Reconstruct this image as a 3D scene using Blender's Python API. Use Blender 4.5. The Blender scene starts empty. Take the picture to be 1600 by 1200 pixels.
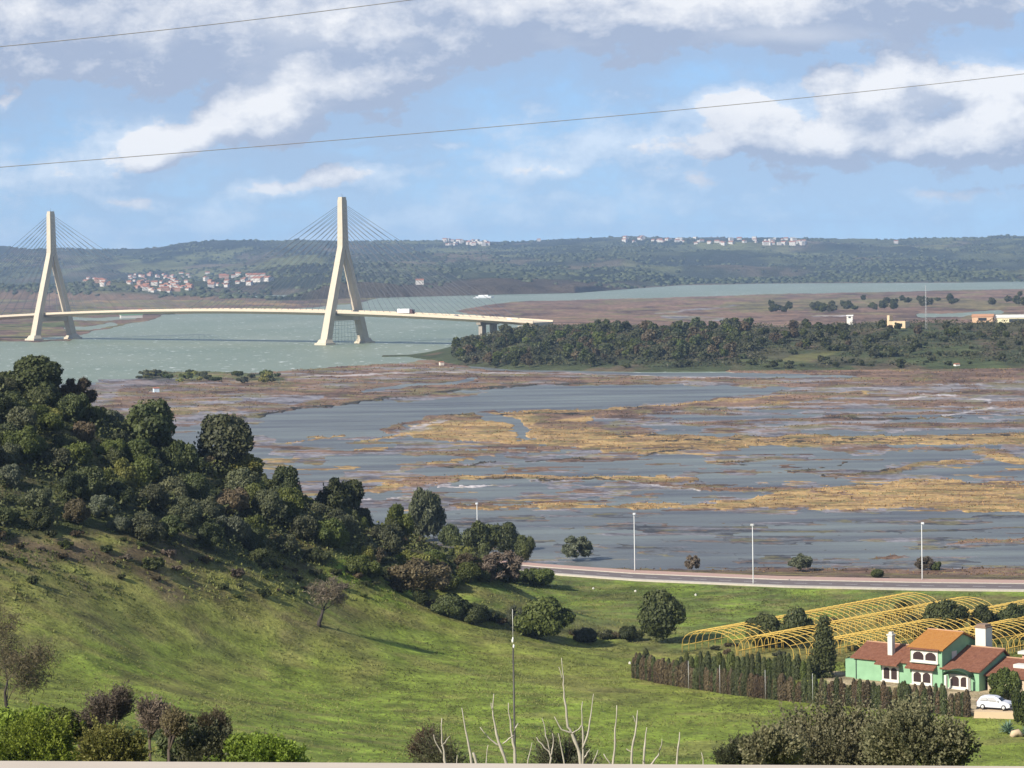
import bpy, math, random
import numpy as np
from mathutils import Vector

random.seed(7); np.random.seed(3)
RNG = np.random.default_rng(11)
sc = bpy.context.scene
COL = sc.collection

# ------------------------------------------------------------------ camera model
F = 4385.0; H = 57.0; PITCH = math.atan(200.0 / F); ROLL = math.radians(1.0)
FW = np.array([0, math.cos(PITCH), -math.sin(PITCH)])
R0 = np.array([1.0, 0, 0]); U0 = np.array([0, math.sin(PITCH), math.cos(PITCH)])
RR = R0 * math.cos(ROLL) - U0 * math.sin(ROLL)
UU = U0 * math.cos(ROLL) + R0 * math.sin(ROLL)

def ray(px, py):
    return FW + RR * ((px - 800) / F) - UU * ((py - 600) / F)
def at(px, py, Y):
    d = ray(px, py); t = Y / d[1]
    return (d[0] * t, Y, H + d[2] * t)
def onz(px, py, z=0.0):
    d = ray(px, py); t = (z - H) / d[2]
    return (d[0] * t, d[1] * t, z)
def proj(X, Y, Z):
    v = np.stack([np.asarray(X, float), np.asarray(Y, float), np.asarray(Z, float) - H], -1)
    w = v @ FW
    return 800 + F * (v @ RR) / w, 600 - F * (v @ UU) / w
def onsurf(px, py, hf, y0=12.0, y1=600.0, n=900):
    d = ray(px, py); Y = np.linspace(y0, y1, n)
    X = d[0] / d[1] * Y; Z = H + d[2] / d[1] * Y
    below = np.nonzero(Z < hf(X, Y))[0]
    if len(below) == 0: return None
    i = below[0]
    return (float(X[i]), float(Y[i]), float(hf(X[i:i+1], Y[i:i+1])[0]))

SUN_DIR = Vector((-0.77, -0.64, 0.0)).normalized()      # towards the sun, horizontally
SUN_EL = math.radians(34)

# ------------------------------------------------------------------ noise
_T = RNG.random((256, 256))
def vnoise(x, y, seed=0):
    x = np.asarray(x, float) + seed * 37.17; y = np.asarray(y, float) + seed * 91.73
    xi = np.floor(x).astype(np.int64); yi = np.floor(y).astype(np.int64)
    fx = x - xi; fy = y - yi
    fx = fx * fx * (3 - 2 * fx); fy = fy * fy * (3 - 2 * fy)
    a = _T[xi & 255, yi & 255]; b = _T[(xi + 1) & 255, yi & 255]
    c = _T[xi & 255, (yi + 1) & 255]; d = _T[(xi + 1) & 255, (yi + 1) & 255]
    return (a * (1 - fx) + b * fx) * (1 - fy) + (c * (1 - fx) + d * fx) * fy
def fbm(x, y, oct=5, seed=0, gain=0.5):
    s = 0; amp = 1; tot = 0
    for k in range(oct):
        s = s + amp * vnoise(x * 2 ** k, y * 2 ** k, seed + k * 3 + 1); tot += amp; amp *= gain
    return s / tot                                        # 0..1
def smooth(a, b, x):
    t = np.clip((x - a) / (b - a), 0, 1); return t * t * (3 - 2 * t)

# ------------------------------------------------------------------ materials
def new_mat(name):
    m = bpy.data.materials.new(name); m.use_nodes = True
    nt = m.node_tree; nt.nodes.clear()
    out = nt.nodes.new('ShaderNodeOutputMaterial')
    b = nt.nodes.new('ShaderNodeBsdfPrincipled')
    nt.links.new(b.outputs[0], out.inputs[0])
    return m, nt, b, out
def mat(name, col, rough=0.7, var=0.25, scale=1.0, metallic=0.0, bump=0.0, spec=0.3):
    m, nt, b, out = new_mat(name)
    tc = nt.nodes.new('ShaderNodeTexCoord')
    n = nt.nodes.new('ShaderNodeTexNoise'); n.inputs['Scale'].default_value = scale
    n.inputs['Detail'].default_value = 6
    nt.links.new(tc.outputs['Object'], n.inputs['Vector'])
    mx = nt.nodes.new('ShaderNodeMix'); mx.data_type = 'RGBA'
    mx.inputs[6].default_value = tuple(c * (1 - var) for c in col) + (1,)
    mx.inputs[7].default_value = tuple(min(1, c * (1 + var)) for c in col) + (1,)
    nt.links.new(n.outputs[0], mx.inputs[0]); nt.links.new(mx.outputs[2], b.inputs['Base Color'])
    b.inputs['Roughness'].default_value = rough; b.inputs['Metallic'].default_value = metallic
    b.inputs['Specular IOR Level'].default_value = spec
    if bump:
        bp = nt.nodes.new('ShaderNodeBump'); bp.inputs['Strength'].default_value = bump
        nt.links.new(n.outputs[0], bp.inputs['Height']); nt.links.new(bp.outputs[0], b.inputs['Normal'])
    return m
def leaf_mat(name, dark, light, transl=0.25):
    """colour differs leaf by leaf ('var') and plant by plant"""
    m, nt, b, out = new_mat(name)
    at_ = nt.nodes.new('ShaderNodeAttribute'); at_.attribute_name = 'var'
    oi = nt.nodes.new('ShaderNodeObjectInfo')
    mx = nt.nodes.new('ShaderNodeMix'); mx.data_type = 'RGBA'
    mx.inputs[6].default_value = dark + (1,); mx.inputs[7].default_value = light + (1,)
    nt.links.new(at_.outputs['Fac'], mx.inputs[0])
    hs = nt.nodes.new('ShaderNodeHueSaturation')
    mr = nt.nodes.new('ShaderNodeMapRange'); mr.inputs[3].default_value = 0.478; mr.inputs[4].default_value = 0.503
    nt.links.new(oi.outputs['Random'], mr.inputs[0]); nt.links.new(mr.outputs[0], hs.inputs['Hue'])
    mu = nt.nodes.new('ShaderNodeMath'); mu.operation = 'MULTIPLY'; mu.inputs[1].default_value = 7.31
    fr = nt.nodes.new('ShaderNodeMath'); fr.operation = 'FRACT'
    nt.links.new(oi.outputs['Random'], mu.inputs[0]); nt.links.new(mu.outputs[0], fr.inputs[0])
    mr2 = nt.nodes.new('ShaderNodeMapRange'); mr2.inputs[3].default_value = 0.7; mr2.inputs[4].default_value = 1.35
    nt.links.new(fr.outputs[0], mr2.inputs[0]); nt.links.new(mr2.outputs[0], hs.inputs['Value'])
    nt.links.new(mx.outputs[2], hs.inputs['Color'])
    nt.links.new(hs.outputs[0], b.inputs['Base Color'])
    b.inputs['Roughness'].default_value = 0.6; b.inputs['Specular IOR Level'].default_value = 0.25
    tr = nt.nodes.new('ShaderNodeBsdfTranslucent'); nt.links.new(hs.outputs[0], tr.inputs[0])
    ms = nt.nodes.new('ShaderNodeMixShader'); ms.inputs[0].default_value = transl
    nt.links.new(b.outputs[0], ms.inputs[1]); nt.links.new(tr.outputs[0], ms.inputs[2])
    nt.links.new(ms.outputs[0], out.inputs[0])
    return m
def cover_mat(name, rough=0.9, fine=0.6, sc1=0.5, sc2=0.08, amt=0.45, bump=0.4, bdist=0.3, stretch=1.0, spec=0.15):
    """land cover: albedo attribute 'alb' broken up by noise of two sizes"""
    m, nt, b, out = new_mat(name)
    a = nt.nodes.new('ShaderNodeAttribute'); a.attribute_name = 'alb'
    g = nt.nodes.new('ShaderNodeNewGeometry')
    mp = nt.nodes.new('ShaderNodeMapping'); mp.inputs['Scale'].default_value = (1, stretch, 1)
    nt.links.new(g.outputs['Position'], mp.inputs['Vector'])
    n1 = nt.nodes.new('ShaderNodeTexNoise'); n1.inputs['Scale'].default_value = sc1; n1.inputs['Detail'].default_value = 8
    n1.inputs['Roughness'].default_value = 0.7
    n2 = nt.nodes.new('ShaderNodeTexNoise'); n2.inputs['Scale'].default_value = sc2; n2.inputs['Detail'].default_value = 5
    for n in (n1, n2): nt.links.new(mp.outputs[0], n.inputs['Vector'])
    ad = nt.nodes.new('ShaderNodeMath'); ad.operation = 'ADD'
    nt.links.new(n1.outputs[0], ad.inputs[0]); nt.links.new(n2.outputs[0], ad.inputs[1])
    mr = nt.nodes.new('ShaderNodeMapRange'); mr.inputs[1].default_value = 0.65; mr.inputs[2].default_value = 1.35
    mr.inputs[3].default_value = 1 - amt; mr.inputs[4].default_value = 1 + amt
    nt.links.new(ad.outputs[0], mr.inputs[0])
    vm = nt.nodes.new('ShaderNodeVectorMath'); vm.operation = 'SCALE'
    nt.links.new(a.outputs['Color'], vm.inputs[0]); nt.links.new(mr.outputs[0], vm.inputs['Scale'])
    nt.links.new(vm.outputs[0], b.inputs['Base Color'])
    b.inputs['Roughness'].default_value = rough; b.inputs['Specular IOR Level'].default_value = spec
    bp = nt.nodes.new('ShaderNodeBump'); bp.inputs['Strength'].default_value = bump; bp.inputs['Distance'].default_value = bdist
    nt.links.new(n1.outputs[0], bp.inputs['Height']); nt.links.new(bp.outputs[0], b.inputs['Normal'])
    return m
def water_mat(name, c1, c2, patch, caps=0.0, rough=0.3, wave=(0.25, 0.9), bstr=0.6, spec=0.5, bdist=0.6):
    m, nt, b, out = new_mat(name)
    g = nt.nodes.new('ShaderNodeNewGeometry')
    def noise(sx, sy, detail=4, rgh=0.5):
        mp = nt.nodes.new('ShaderNodeMapping'); mp.inputs['Scale'].default_value = (sx, sy, 1)
        nt.links.new(g.outputs['Position'], mp.inputs['Vector'])
        n = nt.nodes.new('ShaderNodeTexNoise'); n.inputs['Scale'].default_value = 1; n.inputs['Detail'].default_value = detail
        n.inputs['Roughness'].default_value = rgh
        nt.links.new(mp.outputs[0], n.inputs['Vector']); return n
    n = noise(patch[0], patch[1], 5, 0.6)
    mr = nt.nodes.new('ShaderNodeMapRange'); mr.inputs[1].default_value = 0.35; mr.inputs[2].default_value = 0.65
    nt.links.new(n.outputs[0], mr.inputs[0])
    mx = nt.nodes.new('ShaderNodeMix'); mx.data_type = 'RGBA'
    mx.inputs[6].default_value = c1 + (1,); mx.inputs[7].default_value = c2 + (1,)
    nt.links.new(mr.outputs[0], mx.inputs[0]); col = mx.outputs[2]
    w = noise(wave[0], wave[1], 5, 0.65)
    if caps:
        cn = noise(0.16, 0.085, 6, 0.62)
        cm = nt.nodes.new('ShaderNodeMapRange'); cm.inputs[1].default_value = caps; cm.inputs[2].default_value = caps + 0.03
        nt.links.new(cn.outputs[0], cm.inputs[0])
        m2 = nt.nodes.new('ShaderNodeMix'); m2.data_type = 'RGBA'; m2.inputs[7].default_value = (0.75, 0.78, 0.74, 1)
        nt.links.new(cm.outputs[0], m2.inputs[0]); nt.links.new(col, m2.inputs[6]); col = m2.outputs[2]
    nt.links.new(col, b.inputs['Base Color'])
    b.inputs['Roughness'].default_value = rough; b.inputs['Specular IOR Level'].default_value = spec
    b.inputs['IOR'].default_value = 1.33
    bp = nt.nodes.new('ShaderNodeBump'); bp.inputs['Strength'].default_value = bstr; bp.inputs['Distance'].default_value = bdist
    nt.links.new(w.outputs[0], bp.inputs['Height']); nt.links.new(bp.outputs[0], b.inputs['Normal'])
    return m
def tile_mat(name, c1, c2, ax='X'):
    m, nt, b, out = new_mat(name)
    tc = nt.nodes.new('ShaderNodeTexCoord')
    w = nt.nodes.new('ShaderNodeTexWave'); w.bands_direction = ax; w.inputs['Scale'].default_value = 1.6
    w.inputs['Distortion'].default_value = 0.6; w.inputs['Detail'].default_value = 2
    n = nt.nodes.new('ShaderNodeTexNoise'); n.inputs['Scale'].default_value = 2.2; n.inputs['Detail'].default_value = 7
    nt.links.new(tc.outputs['Object'], w.inputs[0]); nt.links.new(tc.outputs['Object'], n.inputs[0])
    mx = nt.nodes.new('ShaderNodeMix'); mx.data_type = 'RGBA'
    mx.inputs[6].default_value = c1 + (1,); mx.inputs[7].default_value = c2 + (1,)
    n.inputs['Roughness'].default_value = 0.75
    cr = nt.nodes.new('ShaderNodeMapRange'); cr.inputs[1].default_value = 0.3; cr.inputs[2].default_value = 0.7
    nt.links.new(n.outputs[0], cr.inputs[0]); nt.links.new(cr.outputs[0], mx.inputs[0])
    wr = nt.nodes.new('ShaderNodeMapRange'); wr.inputs[1].default_value = 0.0; wr.inputs[2].default_value = 0.5; wr.inputs[3].default_value = 0.45; wr.inputs[4].default_value = 1.05
    vs_ = nt.nodes.new('ShaderNodeVectorMath'); vs_.operation = 'SCALE'
    nt.links.new(w.outputs[1], wr.inputs[0]); nt.links.new(mx.outputs[2], vs_.inputs[0]); nt.links.new(wr.outputs[0], vs_.inputs['Scale'])
    nt.links.new(vs_.outputs[0], b.inputs['Base Color'])
    bp = nt.nodes.new('ShaderNodeBump'); bp.inputs['Strength'].default_value = 0.9; bp.inputs['Distance'].default_value = 0.12
    nt.links.new(w.outputs[1], bp.inputs['Height']); nt.links.new(bp.outputs[0], b.inputs['Normal'])
    b.inputs['Roughness'].default_value = 0.85; b.inputs['Specular IOR Level'].default_value = 0.2
    return m

# ------------------------------------------------------------------ object helpers
def tag(o, label=None, cat=None, group=None, kind=None):
    if label: o['label'] = label
    if cat: o['category'] = cat
    if group: o['group'] = group
    if kind: o['kind'] = kind
    return o
def link(name, me, parent=None, loc=None):
    o = bpy.data.objects.new(name, me); COL.objects.link(o)
    if parent: o.parent = parent
    if loc is not None: o.location = loc
    return o
def empty(name, loc=(0, 0, 0), rz=0.0):
    o = bpy.data.objects.new(name, None); COL.objects.link(o)
    o.location = loc; o.rotation_euler.z = rz; o.empty_display_size = 0.5
    return o
def dup(o, loc, rz=0.0, s=1.0, parent=None):
    c = o.copy(); COL.objects.link(c); c.parent = parent
    if parent is None:
        c.location = loc; c.rotation_euler.z = rz
        c.scale = (s, s, s) if not isinstance(s, tuple) else s
    for ch in list(o.children): dup(ch, None, parent=c)
    return c
def grid_mesh(name, X, Y, Z, mats, keep=None, alb=None, smooth_=True):
    """regular grid of vertices -> mesh; keep = mask of vertices whose quads stay"""
    r, c = X.shape
    idx = np.arange(r * c).reshape(r, c)
    q = np.stack([idx[:-1, :-1], idx[:-1, 1:], idx[1:, 1:], idx[1:, :-1]], -1).reshape(-1, 4)
    if keep is not None:
        k = keep.reshape(-1); q = q[k[q].any(1)]
    used = np.unique(q); remap = -np.ones(r * c, np.int64); remap[used] = np.arange(len(used))
    q = remap[q]
    co = np.stack([X.reshape(-1), Y.reshape(-1), Z.reshape(-1)], -1)[used]
    me = mesh_np(name, co, q, mats, smooth_)
    if alb is not None:
        a = me.color_attributes.new('alb', 'FLOAT_COLOR', 'POINT')
        d = np.ones((len(used), 4), np.float32); d[:, :3] = alb.reshape(-1, 3)[used]
        a.data.foreach_set('color', d.reshape(-1))
    return me
def mesh_np(name, co, faces, mats, smooth_=False, mi=None, var=None):
    me = bpy.data.meshes.new(name)
    n = faces.shape[1]
    me.vertices.add(len(co)); me.vertices.foreach_set('co', np.asarray(co, np.float32).reshape(-1))
    me.loops.add(faces.size); me.loops.foreach_set('vertex_index', faces.reshape(-1).astype(np.int32))
    me.polygons.add(len(faces))
    me.polygons.foreach_set('loop_start', (np.arange(len(faces)) * n).astype(np.int32))
    me.polygons.foreach_set('loop_total', np.full(len(faces), n, np.int32))
    me.polygons.foreach_set('use_smooth', np.full(len(faces), smooth_))
    for m in mats: me.materials.append(m)
    if mi is not None: me.polygons.foreach_set('material_index', np.asarray(mi, np.int32))
    me.update(calc_edges=True)
    if var is not None:
        a = me.attributes.new('var', 'FLOAT', 'FACE'); a.data.foreach_set('value', np.asarray(var, np.float32))
    me.validate()
    return me
class MB:
    """collects shapes, then links them as one mesh object"""
    def __init__(s): s.v = []; s.f = []; s.mi = []; s.sm = []
    def add(s, vs, fs, mi=0, sm=False):
        k = len(s.v); s.v += [tuple(map(float, p)) for p in vs]
        for f in fs: s.f.append([i + k for i in f]); s.mi.append(mi); s.sm.append(sm)
    def box(s, x0, x1, y0, y1, z0, z1, mi=0, fn=None):
        p = [(x, y, z) for z in (z0, z1) for y in (y0, y1) for x in (x0, x1)]
        if fn: p = [fn(*q) for q in p]
        s.add(p, [(0, 2, 3, 1), (4, 5, 7, 6), (0, 1, 5, 4), (2, 6, 7, 3), (0, 4, 6, 2), (1, 3, 7, 5)], mi)
    def hexa(s, bottom, top, mi=0):
        s.add(list(bottom) + list(top), [(3, 2, 1, 0), (4, 5, 6, 7), (0, 1, 5, 4), (1, 2, 6, 5), (2, 3, 7, 6), (3, 0, 4, 7)], mi)
    def tube(s, pts, rad, n=6, mi=0, cap=True):
        pts = [Vector(p) for p in pts]
        if not hasattr(rad, '__len__'): rad = [rad] * len(pts)
        rings = []; up = Vector((0, 0, 1))
        for i, p in enumerate(pts):
            d = (pts[min(i + 1, len(pts) - 1)] - pts[max(i - 1, 0)])
            d = d.normalized() if d.length > 1e-9 else Vector((0, 0, 1))
            ref = Vector((1, 0, 0)) if abs(d.z) > 0.9 else up
            a = d.cross(ref).normalized(); b = a.cross(d)
            rings.append([p + (a * math.cos(2 * math.pi * k / n) + b * math.sin(2 * math.pi * k / n)) * rad[i] for k in range(n)])
        vs = [q for r in rings for q in r]; fs = []
        for i in range(len(pts) - 1):
            for k in range(n):
                fs.append((i * n + k, i * n + (k + 1) % n, (i + 1) * n + (k + 1) % n, (i + 1) * n + k))
        if cap: fs.append(tuple(range(n - 1, -1, -1))); fs.append(tuple((len(pts) - 1) * n + k for k in range(n)))
        s.add(vs, fs, mi, True)
    def mesh(s, name, mats):
        me = bpy.data.meshes.new(name); me.from_pydata(s.v, [], s.f)
        for m in (mats if isinstance(mats, (list, tuple)) else [mats]): me.materials.append(m)
        me.polygons.foreach_set('material_index', s.mi); me.polygons.foreach_set('use_smooth', s.sm)
        me.update(); return me
    def build(s, name, mats, parent=None, loc=None): return link(name, s.mesh(name, mats), parent, loc)

# ------------------------------------------------------------------ near ground: height field through surveyed points
CP = [(at(px, py, Y)) for px, py, Y in [
    (0, 602, 400), (200, 680, 412), (400, 775, 420), (550, 836, 430), (700, 880, 450), (840, 890, 480),
    (0, 850, 335), (200, 860, 345), (400, 880, 362), (600, 900, 388), (0, 1000, 305), (0, 1115, 265),
    (200, 1190, 240), (200, 1000, 325), (400, 1190, 258), (400, 1000, 345), (600, 1190, 275), (600, 1000, 366), (800, 1000, 380),
    (800, 1190, 288), (1000, 1190, 300), (640, 945, 398), (880, 1000, 398), (760, 972, 392), (760, 905, 425), (700, 900, 402),
    (0, 720, 362), (200, 760, 378), (400, 820, 385), (560, 858, 396), (100, 930, 322), (800, 1080, 341), (300, 930, 345), (500, 940, 372), (640, 985, 376)]]
CP += [(-130, 330, 36), (-150, 400, 46), (-150, 250, 34), (-150, 500, 12), (-88, 472, 14), (-72, 510, 2), (-42, 466, 8), (-42, 500, 2),
       (-26, 472, 5), (-24, 495, 2.2), (-11, 475, 4), (-8, 500, 2), (-110, 180, 28), (-150, 100, 46), (-60, 200, 15), (-90, 260, 19),
       (0, 200, 11), (45, 200, 9), (90, 200, 8), (0, 100, 29), (-30, 100, 31), (30, 100, 30), (-60, 100, 34), (80, 100, 26), (150, 100, 24),
       (0, 145, 19), (-30, 150, 21), (0, 40, 46), (-30, 40, 47), (30, 40, 46), (0, 70, 36.5), (80, 40, 45), (-90, 40, 50)]
CP += [(x, y, 55.2) for x in (-90, -30, 0, 30, 90) for y in (-15, 4)]
CP += [(x, y, 2.0) for x in (30, 60, 100, 150) for y in (300, 350, 400, 450, 480)] + [(5, 430, 2), (10, 460, 2.1), (15, 400, 2), (8, 360, 2.6), (40, 260, 3), (90, 260, 3), (150, 240, 4)]
CP = np.array(CP)
_S = 60.0
def _phi(r2): return -np.sqrt(r2 + 0.014)
_A = CP[:, :2] / _S
_d2 = ((_A[:, None] - _A[None]) ** 2).sum(-1); _n = len(CP)
_M = np.zeros((_n + 3, _n + 3)); _M[:_n, :_n] = _phi(_d2) + np.eye(_n) * 0.0
_M[:_n, _n] = 1; _M[:_n, _n + 1:] = _A; _M[_n, :_n] = 1; _M[_n + 1:, :_n] = _A.T
_W = np.linalg.solve(_M, np.concatenate([CP[:, 2], [0, 0, 0]]))
def shore_y(X): return np.where(X > -30, 517 - 0.27 * (X + 0), 525.0)
ROADF = np.array([onz(px, py, 2.2)[:2] for px, py in [(640, 858), (760, 875), (840, 882.5), (990, 893), (1220, 902.5), (1420, 906.5), (1600, 908.5), (1800, 909)]])
ROADF = np.vstack([[ROADF[0][0] - 60, ROADF[0][1] + 28], ROADF])
def road_y(X): return np.interp(X, ROADF[:, 0], ROADF[:, 1])       # far edge of the pavement
def ground_z(X, Y):
    X = np.asarray(X, float); Y = np.asarray(Y, float); sh = X.shape
    P = np.stack([X.reshape(-1), Y.reshape(-1)], -1) / _S
    out = np.empty(len(P))
    for i in range(0, len(P), 20000):
        out[i:i + 20000] = 0
        for ox, oy in ((0, 0), (7, 0), (-7, 0), (0, 7), (0, -7), (4, 4), (-4, 4), (4, -4), (-4, -4)):
            q = P[i:i + 20000] + np.array([ox, oy]) / _S; r2 = ((q[:, None] - _A[None]) ** 2).sum(-1)
            out[i:i + 20000] += (_phi(r2) @ _W[:_n] + _W[_n] + q @ _W[_n + 1:]) / 9
    z = out.reshape(sh)
    z = np.minimum(z, 58)
    bumps = (fbm(X / 9, Y / 9, 4, 5) - 0.5) * 0.38 * smooth(2.6, 9, z) * smooth(14, 60, Y) + (fbm(X / 3, Y / 3, 2, 8) - 0.5) * 0.12
    z = np.where(z < 2.0, 2.0 - 0.15 * (1 - np.exp(-(2.0 - z))), z) + bumps
    rd = road_y(X)                                        # level strip for the road, bank down to the flooded marsh
    k = smooth(6, 1.0, np.abs(Y - (rd - 7.0)) - 7.5)
    k = k * smooth(-35, -5, X)
    z = z * (1 - k) + 2.15 * k
    sh_ = shore_y(X)
    t = smooth(0, 1, (Y - rd - 1.5) / np.maximum(sh_ - rd - 1.5, 4)) * (X > -35) + smooth(-15, 0, Y - sh_) * (X <= -35)
    z = z * (1 - t) + (-0.15 + (fbm(X / 4, Y / 4, 3, 3) - 0.5) * 0.3) * t
    z = np.where(Y > sh_ + 6, -1.0, z)
    return z
def gz(x, y): return float(ground_z(np.array([x]), np.array([y]))[0])

# ------------------------------------------------------------------ painting helpers in survey coordinates
def seg_dist(PX, PY, pts, ky=1.0):
    best = np.full(PX.shape, 1e9)
    for (x0, y0), (x1, y1) in zip(pts[:-1], pts[1:]):
        dx, dy = x1 - x0, (y1 - y0) * ky
        t = np.clip(((PX - x0) * dx + (PY - y0) * ky * dy) / (dx * dx + dy * dy + 1e-9), 0, 1)
        best = np.minimum(best, np.hypot(PX - x0 - t * dx, (PY - y0) * ky - t * dy))
    return best
def in_poly(PX, PY, pts):
    c = np.zeros(PX.shape, bool); n = len(pts)
    for i in range(n):
        x0, y0 = pts[i]; x1, y1 = pts[(i + 1) % n]
        if y0 == y1: continue
        cond = ((y0 > PY) != (y1 > PY)) & (PX < (x1 - x0) * (PY - y0) / (y1 - y0) + x0)
        c ^= cond
    return c
def ipoly(px, py, pts): return bool(in_poly(np.array([px], float), np.array([py], float), pts)[0])

# ------------------------------------------------------------------ ground mesh
gx = np.arange(-150, 152, 1.0); gy = np.concatenate([np.arange(-16, 180, 2.0), np.arange(180, 540, 1.0)])
GX, GY = np.meshgrid(gx, gy); GZ = ground_z(GX, GY)
PX, PY = proj(GX, np.maximum(GY, 12), GZ)
w1 = (fbm(PX / 60, PY / 22, 4, 21) - 0.5); w2 = (fbm(PX / 60, PY / 22, 4, 33) - 0.5)
QX = PX + w1 * 90; QY = PY + w2 * 40
C = dict(grass=(0.185, 0.212, 0.038), lush=(0.175, 0.235, 0.032), olive=(0.205, 0.195, 0.055), brown=(0.13, 0.095, 0.055),
         scrub=(0.055, 0.065, 0.022), beige=(0.42, 0.33, 0.21), plain=(0.125, 0.165, 0.034), mud=(0.13, 0.09, 0.065), straw=(0.20, 0.17, 0.06))
C = {k: np.array(v) for k, v in C.items()}
A = np.ones(GX.shape + (3,)) * C['grass']
def lay(m, c):
    global A
    A = A * (1 - m[..., None]) + C[c] * m[..., None]
patch = smooth(0.42, 0.62, fbm(GX / 14, GY / 14, 5, 2))
lay(patch * 0.7, 'olive')
lay(smooth(0.5, 0.68, fbm(GX / 22, GY / 30, 4, 14)) * 0.8, 'lush')
lay(smooth(60, -60, QY - 985 - 0 * QX) * smooth(620, 380, QX) * 0.75, 'olive')
lay(smooth(40, -50, QY - (905 + 0.02 * QX)) * smooth(560, 420, QX) * smooth(0.35, 0.6, fbm(GX / 6, GY / 6, 5, 9)), 'brown')
lay(smooth(0.55, 0.7, fbm(GX / 5, GY / 5, 4, 19)) * smooth(1080, 930, QY) * smooth(640, 480, QX) * 0.8, 'brown')
lay(smooth(1060, 1130, QY) * 0.6 * (QY > 0), 'lush')
up = smooth(15, -10, QY - np.interp(QX, [-20, 60, 140, 200, 330, 480, 560, 640, 760], [845, 838, 825, 845, 878, 890, 880, 905, 920])) * (QX < 840)
lay(up, 'scrub')
lay(smooth(60, 20, seg_dist(QX, QY, [(560, 880), (620, 920)], 1.6)) * 0.9, 'lush')
lay(smooth(75, 25, seg_dist(QX, QY, [(560, 890), (640, 915)], 1.6)) * 0.6, 'lush')
plain = smooth(8, -4, QY - np.interp(QX, [620, 760, 880, 990, 1700], [950, 975, 1003, 1010, 1010])) * smooth(680, 760, QX) * smooth(870, 900, QY)
lay(plain, 'plain')
lay(plain * smooth(0.5, 0.62, fbm(PX / 70, PY / 14, 4, 44)) * 0.8, 'lush')
lay(smooth(26, 4, np.abs(QY - np.interp(QX, [640, 760, 880, 990, 1070], [938, 962, 985, 995, 1000]))) * smooth(660, 700, QX) * smooth(1090, 1050, QX) * 0.55, 'brown')
yard = [(1290, 1048), (1345, 1052), (1460, 1066), (1600, 1085), (1700, 1090), (1700, 1120), (1520, 1122), (1500, 1098), (1380, 1083), (1290, 1070)]
lay(in_poly(PX + w1 * 8, PY + w2 * 6, yard) * 0.95, 'beige')
gh = in_poly(PX, PY, [(1060, 1022), (1290, 1035), (1700, 1010), (1700, 930), (1440, 935)])
lay(gh * 0.65, 'straw')
rd = road_y(GX)
lay(smooth(-1, 3, GY - rd) * (GX > -35), 'mud')
lay(smooth(0.5, 0.65, fbm(GX / 3, GY / 3, 3, 4)) * smooth(-1, 3, GY - rd) * (GX > -35) * 0.7, 'straw')
lay(smooth(0.57, 0.66, fbm(GX / 3.2, GY / 2.4, 4, 77)) * smooth(1060, 930, QY) * 0.45 * (QY > 0), 'brown'); lay(smooth(0.57, 0.68, fbm(GX / 5, GY / 3.0, 4, 79)) * 0.5, 'straw'); lay(smooth(0.58, 0.68, fbm(GX / 2.6, GY / 2.0, 3, 83)) * 0.35, 'scrub')
A *= (0.66 + 0.68 * fbm(GX / 1.9, GY / 1.7, 3, 71))[..., None]
M_ground = cover_mat('ground_cover', sc1=1.6, sc2=0.22, amt=0.75, bump=0.9, bdist=0.35)
tag(link('ground', grid_mesh('ground', GX, GY, GZ, [M_ground], alb=A)), 'green pasture and scrubby hillside falling to the river plain', 'ground', kind='structure')

# riverbed far below everything, to the horizon
mb = MB(); mb.add([(-16000, 480, -2.5), (16000, 480, -2.5), (16000, 16000, -2.5), (-16000, 16000, -2.5)], [(0, 1, 2, 3)])
tag(mb.build('riverbed', mat('bed', (0.10, 0.08, 0.06))), 'muddy river bed under the estuary', 'ground', kind='structure')
for sx in (-1, 1):
    mb = MB(); a, b_ = (150, 3000) if sx > 0 else (-3000, -149)
    z = 1.6 if sx > 0 else 30
    mb.add([(a, -16, z), (b_, -16, z), (b_, 500, 1.0), (a, 500, 1.0)], [(0, 1, 2, 3)])
    tag(mb.build('terrain', mat('side_land', (0.09, 0.12, 0.03))), 'open land beyond the pasture', 'ground', kind='structure')

# ------------------------------------------------------------------ water
M_river = water_mat('river_water', (0.160, 0.198, 0.135), (0.210, 0.240, 0.172), (0.008, 0.004), caps=0.624, rough=0.45, wave=(0.12, 0.3), bstr=0.8)
M_lag = water_mat('lagoon_water', (0.082, 0.082, 0.086), (0.170, 0.188, 0.168), (0.010, 0.06), spec=0.4, rough=0.45, wave=(0.3, 0.8), bstr=0.7, bdist=0.4)
mb = MB(); mb.add([(-4000, 900, 0), (6000, 900, 0), (6000, 5600, 0), (-4000, 5600, 0)], [(0, 1, 2, 3)])
tag(mb.build('river', M_river), 'wide green wind-ruffled river under the bridge', 'river', kind='structure')
mb = MB()
lp = [onz(*p) for p in [(-400, 618), (150, 598), (250, 596), (480, 585), (600, 576), (720, 572), (1000, 583), (1400, 583), (2000, 578)]]
lp = [(x, y, 0.06) for x, y, z in lp]
mb.add(lp + [(400, 480, 0.06), (-400, 480, 0.06)], [tuple(range(len(lp) + 2))[::-1]])
tag(mb.build('lagoon', M_lag), 'shallow blue-grey flood water over the salt marsh', 'water', kind='structure')

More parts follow.
